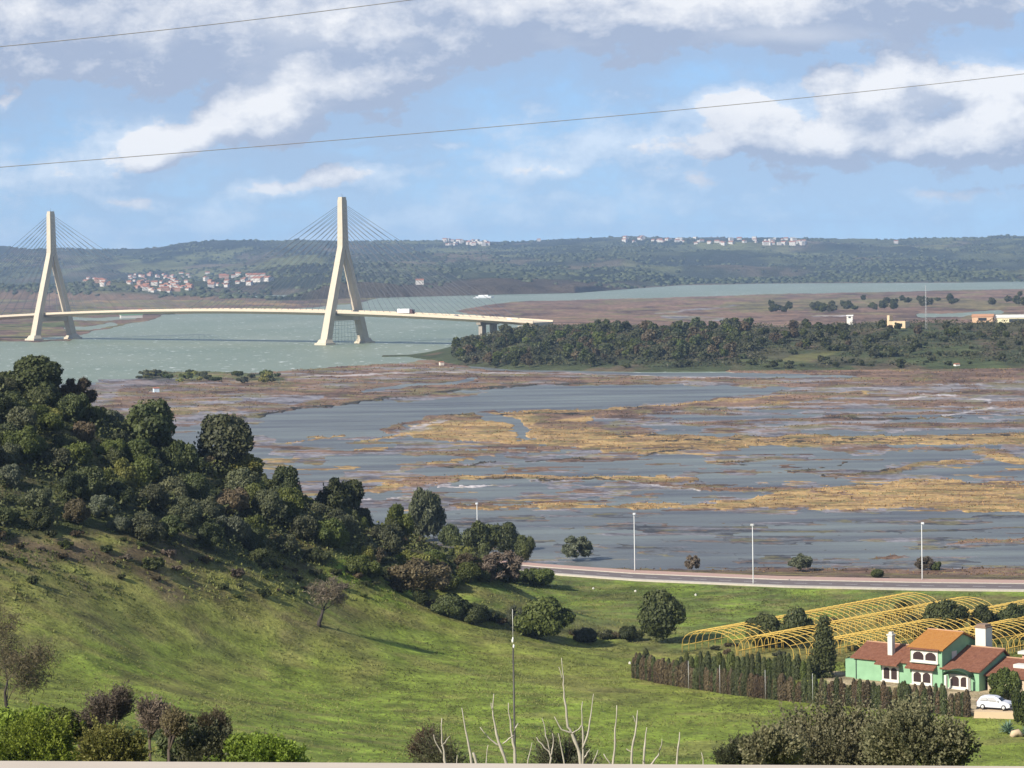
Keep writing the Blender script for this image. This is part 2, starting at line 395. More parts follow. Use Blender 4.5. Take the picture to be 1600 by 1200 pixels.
# ------------------------------------------------------------------ marsh and river banks
NX, NY = 1150, 760
px = np.linspace(-160, 1760, NX)
py = np.concatenate([np.linspace(443, 600, 330, endpoint=False), np.linspace(600, 905, NY - 330)])
MX, MY = np.meshgrid(px, py)
D = FW[None, None] + RR[None, None] * ((MX - 800) / F)[..., None] - UU[None, None] * ((MY - 600) / F)[..., None]
t = -H / D[..., 2]; WX, WY = D[..., 0] * t, D[..., 1] * t
persp = (MY - 400) / 300.0                                   # near things warp more
n1 = fbm(MX / 46, MY / (7.0), 5, 51) - 0.5; n2 = fbm(MX / 40, MY / 6, 5, 57) - 0.5
n3 = fbm(MX / 9, MY / 2.2, 3, 63) - 0.5
QX = MX + n1 * 60 * persp ; QY = MY + (n2 * 10 + n3 * 3.5) * np.clip(persp, 0.25, 1.4)
h = np.full(MX.shape, -0.6)
mc = dict(brown=(0.130, 0.082, 0.055), rust=(0.170, 0.105, 0.068), ochre=(0.31, 0.205, 0.085), grey=(0.20, 0.185, 0.185), pale=(0.36, 0.33, 0.32),
          dark=(0.045, 0.038, 0.024), green=(0.085, 0.095, 0.03), olive=(0.15, 0.13, 0.05), lilac=(0.175, 0.165, 0.175), wet=(0.095, 0.10, 0.105))
mc = {k: np.array(v) for k, v in mc.items()}
B = np.ones(MX.shape + (3,)) * mc['wet']
def put(mask, col, z=None, strength=1.0):
    global B, h
    mm = np.clip(mask * strength, 0, 1)
    B = B * (1 - mm[..., None]) + mc[col] * mm[..., None]
    if z is not None: h = np.where(mask > 0.5, z, h)
def P(pts, soft=0): return in_poly(QX, QY, pts).astype(float)
def L(pts, hw, ky=3.0): return smooth(hw * ky * 1.15, hw * ky * 0.8, seg_dist(QX, QY, pts, ky) + n3 * hw * 2.0)
# half-drowned flats (just under or over the surface)
flat = smooth(0.45, 0.51, fbm(MX / 95, MY / 11, 5, 81))
front = (MY > 592)
put(flat * front * (MY < 800), 'lilac', None); h = np.where((flat > 0.5) & front & (MY < 800), 0.075, h)
f2 = smooth(0.63, 0.67, fbm(MX / 110, MY / 4, 5, 86)); put(f2 * front * (MY < 800), 'brown'); h = np.where((f2 > 0.5) & front & (MY < 800), 0.10, h)
f3 = smooth(0.68, 0.71, fbm(MX / 100, MY / 4, 5, 97)); put(f3 * front * (MY < 800) * (MY > 690), 'ochre'); h = np.where((f3 > 0.5) & front & (MY < 800) & (MY > 690), 0.12, h)
for nm, pts, hw in [('lagoon1', [(430, 650), (560, 648), (800, 628), (1000, 615)], 12)]:
    k = L(pts, hw, 2.5); h = np.where(k > 0.4, -0.6, h)
k = P([(420, 655), (500, 640), (640, 628), (800, 612), (950, 606), (1150, 604), (1200, 612), (1100, 625), (900, 636), (700, 642), (600, 662), (610, 680), (420, 690)]); h = np.where(k > 0.5, -0.6, h)
f4 = smooth(0.47, 0.56, fbm(MX / 130, MY / 5.5, 5, 91)) * (MY > 800); put(f4, 'wet'); h = np.where(f4 > 0.5, 0.075, h)
f5 = smooth(0.60, 0.68, fbm(MX / 110, MY / 4.0, 5, 94)) * (MY > 800) * .8; put(f5, 'lilac'); h = np.where(f5 > 0.4, 0.08, h)
# rim between river and marsh
rim = [(100, 615), (170, 598), (240, 590), (330, 585), (480, 577), (600, 568), (690, 562), (730, 575), (900, 583), (1150, 592), (1760, 580), (1760, 604), (1250, 606), (1150, 602), (1000, 602), (860, 602),
       (800, 606), (700, 614), (600, 624), (500, 634), (430, 645), (370, 656), (280, 668), (150, 660), (100, 640)]
k = P(rim); put(k, 'rust', 0.5)
put(k * smooth(0.48, 0.6, fbm(MX / 70, MY / 5, 5, 101)), 'brown'); put(k * smooth(0.55, 0.62, fbm(MX / 80, MY / 3.4, 5, 107)) * 0.8, 'grey')
put(k * smooth(0.6, 0.66, fbm(MX / 50, MY / 3, 5, 111)) * 0.7, 'olive')
put(P([(200, 640), (420, 615), (520, 618), (420, 645), (300, 665), (200, 665)]) * smooth(0.42, 0.5, fbm(MX / 70, MY / 5, 4, 118)), 'lilac', 0.3)
put(L([(262, 643), (360, 640)], 4), 'ochre', None, 0.6)
put(L([(240, 588), (330, 586), (430, 592)], 6, 3), 'green', 0.9); put(L([(370, 600), (430, 599)], 2), 'ochre', 0.8, 0.7)
put(L([(120, 640), (180, 600), (260, 597)], 7), 'lilac', 0.2, 0.6)
put(L([(370, 657), (450, 643), (520, 633), (600, 623), (700, 612.5), (780, 606), (850, 601.5), (950, 597)], 1.3), 'dark', 0.9)
put(L([(560, 610), (640, 603), (700, 598), (740, 592)], 2.0), 'wet', -0.5)
put(L([(660, 610), (720, 603), (780, 600)], 3), 'rust', 0.7); put(L([(480, 590), (620, 583), (700, 581), (900, 585), (1200, 592)], 1.3), 'pale', 0.6, 0.7)
put(L([(1390, 583), (1500, 579), (1600, 582), (1700, 583)], 1.8), 'pale', 0.7, 0.8)
# right upper marsh
k = P([(1130, 628), (1250, 606), (1400, 602), (1760, 598), (1760, 676), (1400, 676), (1250, 672), (1160, 668), (1000, 668), (920, 660), (930, 652), (1060, 644)])
put(k, 'grey', 0.12); put(k * smooth(0.47, 0.56, fbm(MX / 110, MY / 4, 5, 121)), 'brown', 0.35)
put(k * smooth(0.47, 0.51, fbm(MX / 130, MY / 6, 4, 127)) * (MY > 640), 'lilac', None); h = np.where((k > 0.5) & (fbm(MX / 130, MY / 6, 4, 127) > 0.60) & (MY > 640), -0.4, h)
put(L([(1400, 624), (1480, 618), (1550, 624), (1540, 640), (1480, 652)], 1.5), 'pale', 0.2); put(L([(1280, 652), (1400, 655), (1500, 653)], 0.9), 'dark', 0.4)
put(L([(1320, 628), (1450, 632), (1540, 634)], 3.2), 'rust', 0.5); put(L([(1560, 632), (1700, 634)], 5), 'rust', 0.5)
# middle levee
put(L([(605, 672), (650, 660), (700, 652), (770, 645)], 3), 'brown', 0.7)
put(P([(640, 668), (700, 652), (770, 646), (900, 640), (1000, 636), (1150, 624), (1260, 616), (1350, 610), (1350, 618), (1230, 632), (1060, 642), (930, 652), (905, 665), (960, 678), (1200, 682), (1400, 681), (1760, 676), (1760, 692), (1450, 696), (1250, 698), (1000, 699), (900, 702), (780, 692), (640, 686)]), 'ochre', 0.55)
put(L([(840, 655), (900, 650), (1000, 643), (1150, 632), (1240, 624), (1330, 616)], 4.5), 'rust', 0.8)
put(L([(850, 664), (930, 668), (1000, 676)], 6), 'brown', None, 0.8)
put(L([(690, 655), (740, 657)], 4.5), 'brown', 0.7, 0.8)
put(L([(640, 673), (690, 660)], 2.5), 'pale', 0.3, 0.8)
for k_, (yy, xs) in enumerate([(683, (960, 1700)), (690, (1020, 1700)), (694, (1080, 1420)), (650, (700, 1000)), (641, (860, 1180))]):
    put(L([(xs[0], yy), ((xs[0] + xs[1]) / 2, yy - 1.5), (xs[1], yy)], 1.0) * smooth(0.46, 0.54, fbm(MX / 22, MY / 3, 4, 131 + k_)), 'dark', 0.95)
k = L([(752, 650), (790, 658), (822, 682)], 5, 1.6); put(k, 'grey'); h = np.where(k > 0.5, -0.4, h)
put(L([(940, 706), (1050, 704), (1130, 700)], 3.2), 'ochre', 0.4)
# flats below the levee
put(L([(640, 712), (760, 706), (860, 704)], 3.5) * 0.8, 'rust', 0.3); put(L([(660, 724), (740, 718)], 2.5), 'ochre', 0.3)
put(L([(560, 704), (600, 700)], 2), 'ochre', 0.3); put(L([(450, 690), (540, 680)], 1.5), 'ochre', 0.3); put(L([(560, 690), (640, 676), (700, 684)], 1.5), 'ochre', 0.3)
put(L([(1380, 735), (1450, 727), (1520, 720)], 3.4), 'ochre', 0.4); put(L([(1540, 708), (1600, 722)], 5), 'ochre', 0.5)
for a_, b_, c_, d_ in [(1230, 738, 1330, 724), (1300, 745, 1390, 732), (1130, 726, 1210, 716), (820, 722, 930, 716), (1000, 712, 1090, 702), (700, 732, 800, 720)]:
    put(L([(a_, b_), (c_, d_)], 1.1), 'dark', 0.4)
put(L([(1290, 698), (1420, 702), (1560, 704)], 3), 'rust', 0.3, 0.7)
# lower bands
put(L([(560, 768), (620, 760), (700, 745), (800, 746), (900, 748), (1000, 745), (1080, 752)], 3.8), 'ochre', 0.5)
put(L([(640, 752), (700, 750)], 6), 'rust', 0.5, 0.9)
put(L([(560, 778), (660, 780)], 1.2), 'pale', 0.3)
put(L([(760, 748), (900, 751), (1000, 749)], 1.0), 'dark', 0.6)
put(L([(1000, 750), (1100, 764), (1250, 765)], 3.4), 'rust', 0.5); put(L([(960, 752), (1060, 762), (1110, 768)], 1.2), 'pale', 0.5)
put(P([(1180, 778), (1260, 764), (1360, 758), (1420, 751), (1600, 756), (1760, 756), (1760, 806), (1560, 802), (1450, 798), (1300, 795), (1100, 796), (900, 796), (700, 795), (700, 788), (800, 788), (1000, 789), (1100, 788)]), 'ochre', 0.6)
put(L([(700, 760), (770, 762)], 3), 'pale', 0.3)
for y_, x0, x1 in [(759, 1380, 1700), (769, 1240, 1400), (785, 1480, 1700), (775, 1280, 1330)]:
    put(L([(x0, y_), (x1, y_ - 2)], 0.9) * smooth(0.47, 0.53, fbm(MX / 25, MY / 3, 4, int(y_))), 'brown', 0.7)
put(L([(700, 791), (800, 789)], 2.8), 'rust', 0.6, 0.8)
put(L([(1480, 850), (1530, 846), (1620, 843), (1760, 842)], 3), 'rust', 0.3); put(L([(1370, 872), (1420, 870)], 2), 'rust', 0.3)
put(L([(1250, 858), (1400, 860), (1500, 856)], 0.8), 'dark', 0.2)
put(smooth(886, 893, QY) * (MX > 500), 'brown', 0.4)
# far bank, left
k = P([(-160, 462), (440, 465), (600, 464), (560, 474), (470, 482), (420, 486), (260, 492), (225, 502), (170, 514), (120, 524), (60, 528), (-160, 548)])
put(k, 'brown', 0.8); put(k * L([(100, 472), (250, 471), (460, 476)], 2.0), 'ochre', None, 0.55); put(k * L([(150, 479), (420, 483)], 2.5), 'rust')
put(k * L([(-60, 508), (30, 512), (110, 506)], 4), 'green'); put(k * smooth(0.5, 0.6, fbm(MX / 60, MY / 3, 4, 141)), 'olive')
k2 = L([(115, 498), (160, 499), (205, 497)], 2.2) ; h = np.where(k2 > 0.5, -0.5, h)
k2 = L([(105, 513), (140, 513), (175, 507)], 3.0); h = np.where(k2 > 0.5, -0.5, h)
put(L([(-160, 530), (20, 531), (60, 533), (110, 531)], 1.6), 'brown', 0.4)
# far bank, right of the bridge
k = P([(712, 487), (760, 476), (800, 471), (1000, 466), (1200, 460), (1420, 455), (1760, 449), (1760, 600), (900, 575), (850, 520), (800, 500)])
put(k, 'rust', 0.8); put(k * smooth(0.5, 0.6, fbm(MX / 90, MY / 4, 4, 151)), 'brown'); put(k * L([(1150, 480), (1300, 474), (1450, 472), (1560, 478)], 8) * 0.7, 'olive')
put(k * L([(1030, 490), (1090, 484), (1150, 478)], 1.3), 'grey'); put(k * L([(1040, 496), (1130, 500)], 3), 'grey')
k2 = k * L([(1440, 493), (1500, 492), (1560, 488)], 3.0); h = np.where(k2 > 0.5, -0.4, h)
put(k * L([(1270, 495), (1320, 494)], 1.2), 'pale')
st = smooth(0.52, 0.62, fbm(MX / 40, MY / 2.0, 5, 167)) * 0.75
B = B * (1 - st[..., None]) + B * np.array((0.42, 0.40, 0.42)) * st[..., None]
st = smooth(0.56, 0.66, fbm(MX / 40, MY / 2.6, 5, 169)) * 0.6
B = B * (1 - st[..., None]) + np.array(mc['olive']) * st[..., None]
st = smooth(0.60, 0.68, fbm(MX / 34, MY / 2.2, 5, 173)) * 0.6
B = B * (1 - st[..., None]) + np.array(mc['rust']) * st[..., None]
B *= 1.15 * (0.66 + 0.68 * fbm(MX / 5, MY / 1.3, 4, 161))[..., None]
h = h + (fbm(MX / 8, MY / 2, 3, 165) - 0.5) * 0.1 * (h > 0.2)
h = np.where(h > 0.1, 0.1 + (h - 0.1) * 0.45, h)
for _ in range(2):
    h[1:-1, 1:-1] = (h[1:-1, 1:-1] * 2 + h[:-2, 1:-1] + h[2:, 1:-1] + h[1:-1, :-2] + h[1:-1, 2:]) / 6
M_marsh = cover_mat('marsh_cover', sc1=0.35, sc2=0.03, amt=0.5, bump=0.6, bdist=0.5, rough=0.75)
tag(link('marsh', grid_mesh('marsh', WX, WY, h, [M_marsh], keep=h > -0.25, alb=B)), 'rust and ochre salt marsh cut by channels', 'marsh', kind='structure')

MARSH_H, MARSH_B = h, B
# ------------------------------------------------------------------ far hills
TOPX = [-200, 0, 120, 230, 290, 330, 400, 470, 560, 640, 720, 800, 860, 920, 1000, 1060, 1120, 1200, 1260, 1340, 1420, 1500, 1600, 1800]
TOPY = [391, 391, 391, 390, 385, 381, 378, 376, 375, 374, 375, 377, 374, 370.5, 368, 370, 369, 372, 371, 373, 374, 373, 372.5, 373]
def hor(px): return 400 - math.tan(ROLL) * (px - 800)
BASEX = [-200, 0, 440, 640, 800, 900, 980, 1060, 1200, 1800]; BASEY = [467, 468, 470, 464, 460, 458, 452, 446, 443, 440]
hu = np.linspace(-300, 1900, 780)
Yb = H * F / (np.interp(hu, BASEX, BASEY) - hor(hu))
hu2 = np.linspace(0, 1, 330)
HU, HT = np.meshgrid(hu, hu2); HYb = np.meshgrid(Yb, hu2)[0]
FY = HYb + (10500 - HYb) * HT ** 1.25
# visual line climbs from the waterline to the skyline; ridges superimposed in world units
topy = np.interp(HU, TOPX, TOPY); basy = np.interp(HU, BASEX, BASEY)
def hill_prof(u, T, Y):
    ty = np.interp(u, TOPX, TOPY); by = np.interp(u, BASEX, BASEY)
    s = smooth(0, 0.80, T) ** 0.85
    line = by + (ty + 2.0 - by) * s
    z = H - (line - hor(u)) / F * Y
    X = (u - 800) / F * Y
    r = fbm(X / 900 + 3, Y / 900, 5, 171) - 0.5
    r2 = np.abs(fbm(X / 420, Y / 420, 4, 181) - 0.5) * 2
    amp = smooth(0.0, 0.12, T) * (1 - smooth(0.72, 0.85, T))
    z = z + amp * (r * 95 - r2 * 30) + (fbm(X / 120, Y / 120, 3, 185) - 0.5) * 9 * smooth(0.01, 0.08, T)
    z = z - smooth(0.85, 1.0, T) * 60
    # brown headland on the near bank
    hd = smooth(420, 560, u) * smooth(1010, 830, u) * smooth(0, 0.02, T) * (1 - smooth(0.05, 0.13, T))
    z = z + hd * (6 + 30 * fbm(X / 150, Y / 150, 4, 191))
    hd2 = smooth(500, 330, u) * smooth(0.0, 0.03, T) * (1 - smooth(0.06, 0.2, T)); z = z + hd2 * (6 + 26 * (fbm(X / 260, Y / 260, 3, 197) - 0.3))
    return z, X
HZ, HXw = hill_prof(HU, HT, FY)
HZ = np.where(HT < 0.002, 0.3, HZ)
def hill_z(X, Y):
    u = 800 + F * X / Y; yb = np.interp(u, hu, Yb)
    T = np.clip((Y - yb) / (10500 - yb), 0, 1) ** (1 / 1.25)
    return hill_prof(u, T, Y)[0]
HA = np.ones(HU.shape + (3,)) * np.array((0.034, 0.042, 0.026))
def hl(m, c):
    global HA
    HA = HA * (1 - m[..., None]) + np.array(c) * m[..., None]
hl(smooth(0.46, 0.6, fbm(HXw / 260, FY / 420, 5, 201)) * 0.9, (0.085, 0.095, 0.045))
hl(smooth(0.56, 0.66, fbm(HXw / 200, FY / 500, 5, 207)) * 0.8, (0.13, 0.105, 0.07))
hl(smooth(0.55, 0.62, fbm(HXw / 90, FY / 260, 4, 211)) * 0.7, (0.022, 0.032, 0.014))
hl(smooth(0.64, 0.70, fbm(HXw / 150, FY / 600, 4, 217)) * 0.7, (0.16, 0.17, 0.07))
hl(smooth(420, 560, HU) * smooth(1030, 960, HU) * (1 - smooth(0.05, 0.11, HT)) * 0.85, (0.085, 0.062, 0.04))
hl(smooth(0.03, 0.015, HT) * (HU > 1000), (0.17, 0.13, 0.09))
hl(smooth(0.03, 0.015, HT) * (HU < 420), (0.15, 0.10, 0.065))
M_hill = cover_mat('hill_cover', sc1=0.03, sc2=0.006, amt=0.6, bump=1.0, bdist=14.0)
tag(link('hills', grid_mesh('hills', HXw, FY, HZ, [M_hill], alb=HA)), 'long low wooded hills on the far bank', 'hills', kind='structure')

# ------------------------------------------------------------------ wooded rise this side of the river
IFX = [-60, -27, 0, 62, 160, 243, 500]; IFY = [1620, 1475, 1405, 1352, 1325, 1310, 1300]
def isl_z(X, Y):
    X = np.asarray(X, float); Y = np.asarray(Y, float)
    f = np.interp(X, IFX, IFY); back = np.interp(X, [-60, -20, 30, 80, 400], [1640, 1780, 1800, 1760, 1740])
    w = np.maximum(back - f, 1); t = (Y - f) / w
    prof = np.interp(t, [0, 0.10, 0.35, 0.55, 0.8, 1.0], [0, 3.0, 9.3, 13.3, 12.2, 0])
    left = smooth(-62, 20, X)
    return 0.45 + left * prof * (0.8 + 0.4 * fbm(X / 70, Y / 70, 4, 221)) - (np.abs(t - 0.5) > 0.5) * 1.2
ix = np.linspace(-75, 520, 340); iy = np.linspace(1290, 1815, 200)
IX, IY = np.meshgrid(ix, iy); IZ = isl_z(IX, IY)
IP, IQ = proj(IX, IY, IZ)
IA = np.ones(IX.shape + (3,)) * np.array((0.055, 0.066, 0.028))
def il(m, c):
    global IA
    IA = IA * (1 - m[..., None]) + np.array(c) * m[..., None]
il(smooth(0.45, 0.6, fbm(IX / 25, IY / 60, 5, 231)), (0.075, 0.070, 0.035)); il(smooth(0.56, 0.66, fbm(IX / 18, IY / 40, 5, 237)) * 0.8, (0.11, 0.08, 0.05))
il(in_poly(IP, IQ, [(1185, 572), (1240, 555), (1290, 549), (1320, 548), (1260, 566), (1240, 576)]).astype(float) * 0.6, (0.14, 0.135, 0.045))
il(smooth(0.5, 0.6, fbm(IX / 40, IY / 90, 4, 238)) * (IP > 1150) * 0.8, (0.065, 0.080, 0.030))
M_isl = cover_mat('rise_cover', sc1=0.12, sc2=0.03, amt=0.6, bump=1.0, bdist=2.0)
tag(link('hill', grid_mesh('hill', IX, IY, IZ, [M_isl], keep=IZ > -0.3, alb=IA)), 'low scrubby rise between marsh and river', 'hill', kind='structure')
# ------------------------------------------------------------------ plants
M_BARK = mat('bark', (0.075, 0.055, 0.04), scale=6, bump=0.5)
M_DARKBARK = mat('dark_bark', (0.035, 0.027, 0.022), scale=6, bump=0.5)
LM = dict(
    dark=leaf_mat('leaf_evergreen', (0.028, 0.037, 0.013), (0.082, 0.098, 0.031), 0.18),
    olive=leaf_mat('leaf_olive', (0.045, 0.052, 0.025), (0.105, 0.112, 0.052), 0.2),
    grey=leaf_mat('leaf_greygreen', (0.060, 0.072, 0.045), (0.135, 0.145, 0.085), 0.2),
    yellow=leaf_mat('leaf_yellowgreen', (0.11, 0.12, 0.025), (0.28, 0.27, 0.07), 0.3),
    lime=leaf_mat('leaf_lime', (0.06, 0.10, 0.012), (0.20, 0.27, 0.035), 0.35),
    green=leaf_mat('leaf_green', (0.042, 0.058, 0.012), (0.105, 0.128, 0.030), 0.25),
    brown=leaf_mat('leaf_brown', (0.060, 0.048, 0.025), (0.140, 0.112, 0.055), 0.15),
    mauve=leaf_mat('twig_mauve', (0.080, 0.064, 0.044), (0.19, 0.155, 0.105), 0.1),
    reed=leaf_mat('leaf_dry', (0.028, 0.022, 0.012), (0.13, 0.095, 0.045), 0.15),
    oldolive=leaf_mat('leaf_silver', (0.062, 0.068, 0.030), (0.26, 0.25, 0.125), 0.2))

def leaves(cent, nrm, size, aspect=1.6, jitter=0.9, rg=RNG):
    """one small bent-free quad per centre, facing roughly outward"""
    n = len(cent)
    a = nrm + rg.normal(0, jitter, (n, 3)); a /= np.linalg.norm(a, axis=1, keepdims=True) + 1e-9
    r = rg.normal(0, 1, (n, 3)); t = np.cross(a, r); t /= np.linalg.norm(t, axis=1, keepdims=True) + 1e-9
    b = np.cross(a, t)
    s = (size * rg.uniform(0.6, 1.35, n))[:, None]
    l = s * aspect * 0.5; w_ = s * 0.5
    co = np.stack([cent - t * l, cent + b * w_ * 0.9 - t * l * 0.1, cent + t * l, cent - b * w_ * 0.9 + t * l * 0.1], 1).reshape(-1, 3)
    return co, np.arange(n * 4).reshape(n, 4)
def lobes_for(rx, ry, rz, nl, rg, z0=None, lo=0.30, hi=0.50):
    """lobe centres through an ellipsoid (unit base at z=0)"""
    out = []
    z0 = rz if z0 is None else z0
    for i in range(nl):
        th = rg.uniform(0, 2 * math.pi); u = rg.uniform(-0.75, 1.0); rr = math.sqrt(max(0, 1 - u * u)) * rg.uniform(0.5, 0.85)
        r = rg.uniform(lo, hi) * min(rx, rz) * (1.15 - 0.3 * abs(u))
        out.append((rx * rr * math.cos(th), ry * rr * math.sin(th), z0 + rz * u * 0.72, r))
    out.append((0, 0, z0, 0.85 * min(rx, rz)))
    return out
def crown(name, lobes, nleaf, size, m, seed, aspect=1.6, squash=0.85, shell=0.32, core=True, jitter=0.8):
    rg = np.random.default_rng(seed)
    L_ = np.array(lobes); wgt = L_[:, 3] ** 2; wgt /= wgt.sum()
    k = rg.choice(len(L_), nleaf, p=wgt)
    d = rg.normal(0, 1, (nleaf, 3)); d /= np.linalg.norm(d, axis=1, keepdims=True)
    rad = L_[k, 3] * (1 + rg.normal(0, 0.10, nleaf) - shell * rg.random(nleaf) ** 2)
    c = L_[k, :3] + d * rad[:, None] * np.array([1, 1, squash])
    c[:, 2] = np.maximum(c[:, 2], size * 0.2)
    co, f = leaves(c, d, size, aspect, jitter, rg)
    var = np.clip(rg.random(nleaf) * 0.55 + 0.45 * rg.random(len(L_))[k], 0, 1)
    me = mesh_np(name, co, f, [m], False, None, var)
    return me
def stem_mb(hgt, r0, nb, rg, spread=0.5, depth=2, top=None, twist=0.25, gn=5):
    """tapered trunk that forks into limbs"""
    mb = MB()
    def grow(p, d, l, r, lev):
        pts = [p]; rs = [r]; q = Vector(p); dd = Vector(d)
        for i in range(3):
            dd = (dd + Vector(rg.normal(0, twist, 3)) * 0.5).normalized(); q = q + dd * l / 3; pts.append(tuple(q)); rs.append(r * (1 - 0.2 * (i + 1)))
        mb.tube(pts, rs, gn if lev == 0 else 4, 0)
        if lev < depth:
            for j in range(nb):
                a = rg.uniform(0, 2 * math.pi); nd = (dd + Vector((math.cos(a), math.sin(a), rg.uniform(0, .5))) * spread * rg.uniform(.6, 1.3)).normalized()
                s = Vector(pts[rg.integers(2, 4)])
                grow(tuple(s), nd, l * rg.uniform(.6, .85), rs[-1] * .7, lev + 1)
    grow((0, 0, -0.3), (0, 0, 1), hgt, r0, 0)
    return mb
# --- shared bush shapes (unit: about 2.5 m radius), leafy to the ground
def bush_meshes(tagname, nv, rx, rz, nleaf, size, nl, mcol, seed, **kw):
    out = []
    for i in range(nv):
        rg = np.random.default_rng(seed + i)
        out.append(crown(tagname, lobes_for(rx * rg.uniform(.9, 1.1), rx * rg.uniform(.9, 1.1), rz * rg.uniform(.9, 1.1), nl, rg), nleaf, size, LM[mcol], seed * 3 + i, **kw))
    return out
BUSH = bush_meshes('evergreen_bush', 7, 2.6, 2.0, 8200, 0.21, 9, 'dark', 100, jitter=.55, shell=.22)
RAG = [crown('thin_bush', [(x * .85, y * .85, z * .95 + .2, q * .8) for x, y, z, q in lobes_for(2.6, 2.6, 2.0, 30, np.random.default_rng(260 + i), lo=.18, hi=.32)[:-1]], 6500, .15, LM['brown'], 270 + i, aspect=4, shell=.95) for i in range(3)]
WILD = crown('tall_bush', [(x * .9 + z * .12, y * .9, z, q) for x, y, z, q in lobes_for(2.6, 2.6, 2.0, 34, np.random.default_rng(281), lo=.17, hi=.34)[:-1]] + [(.1, 0, 1.8, 1.2)], 9500, .22, LM['dark'], 283, aspect=2.2, shell=.6)
TREEC = []
for i in range(4):
    rg = np.random.default_rng(300 + i)
    TREEC.append(crown('crown', [(x, y, z + 1.0, r) for x, y, z, r in lobes_for(2.9, 2.9, 2.4, 16, rg, lo=.26, hi=.46)], 9500, 0.21, LM['dark'], 330 + i, jitter=.6))
TRUNKS = [stem_mb(1.5, 0.20, 3, np.random.default_rng(350 + i), 0.7, 1).mesh('trunk', [M_BARK]) for i in range(3)]
def set_leaf(o, key):
    o.material_slots[0].link = 'OBJECT'; o.material_slots[0].material = LM[key]
def bush(loc, r, colr, label, group=None, name='bush', cat='bush', mesh=None, sq=1.0):
    o = link(name, mesh or random.choice(BUSH), None, loc)
    s = r / 2.6; o.scale = (s * random.uniform(.9, 1.1), s * random.uniform(.9, 1.1), s * sq * random.uniform(.85, 1.15)); o.rotation_euler.z = random.uniform(0, 6.28)
    set_leaf(o, colr); return tag(o, label, cat, group)
def tree(loc, r, colr, label, group=None, name='evergreen_tree', cat='tree', tz=1.0, crown_mesh=None):
    e = empty(name, loc, random.uniform(0, 6.28)); s = r / 2.9; e.scale = (s, s, s * tz)
    c = link('crown', crown_mesh or random.choice(TREEC), e); set_leaf(c, colr)
    link('trunk', random.choice(TRUNKS), e)
    return tag(e, label, cat, group)

def gpt(px_, py_):
    p = onsurf(px_, py_, ground_z, 60, 560, 1600); return p
# cached fast lookup of the ground for many points
_gxs = np.arange(-150, 152, 1.0)
def gfast(X, Y):
    xi = np.clip(np.searchsorted(gx, X) - 1, 0, len(gx) - 2); yi = np.clip(np.searchsorted(gy, Y) - 1, 0, len(gy) - 2)
    fx = np.clip((X - gx[xi]) / (gx[xi + 1] - gx[xi]), 0, 1); fy = np.clip((Y - gy[yi]) / (gy[yi + 1] - gy[yi]), 0, 1)
    return (GZ[yi, xi] * (1 - fx) + GZ[yi, xi + 1] * fx) * (1 - fy) + (GZ[yi + 1, xi] * (1 - fx) + GZ[yi + 1, xi + 1] * fx) * fy
def gp(px_, py_): return onsurf(px_, py_, gfast, 60, 560, 1600)

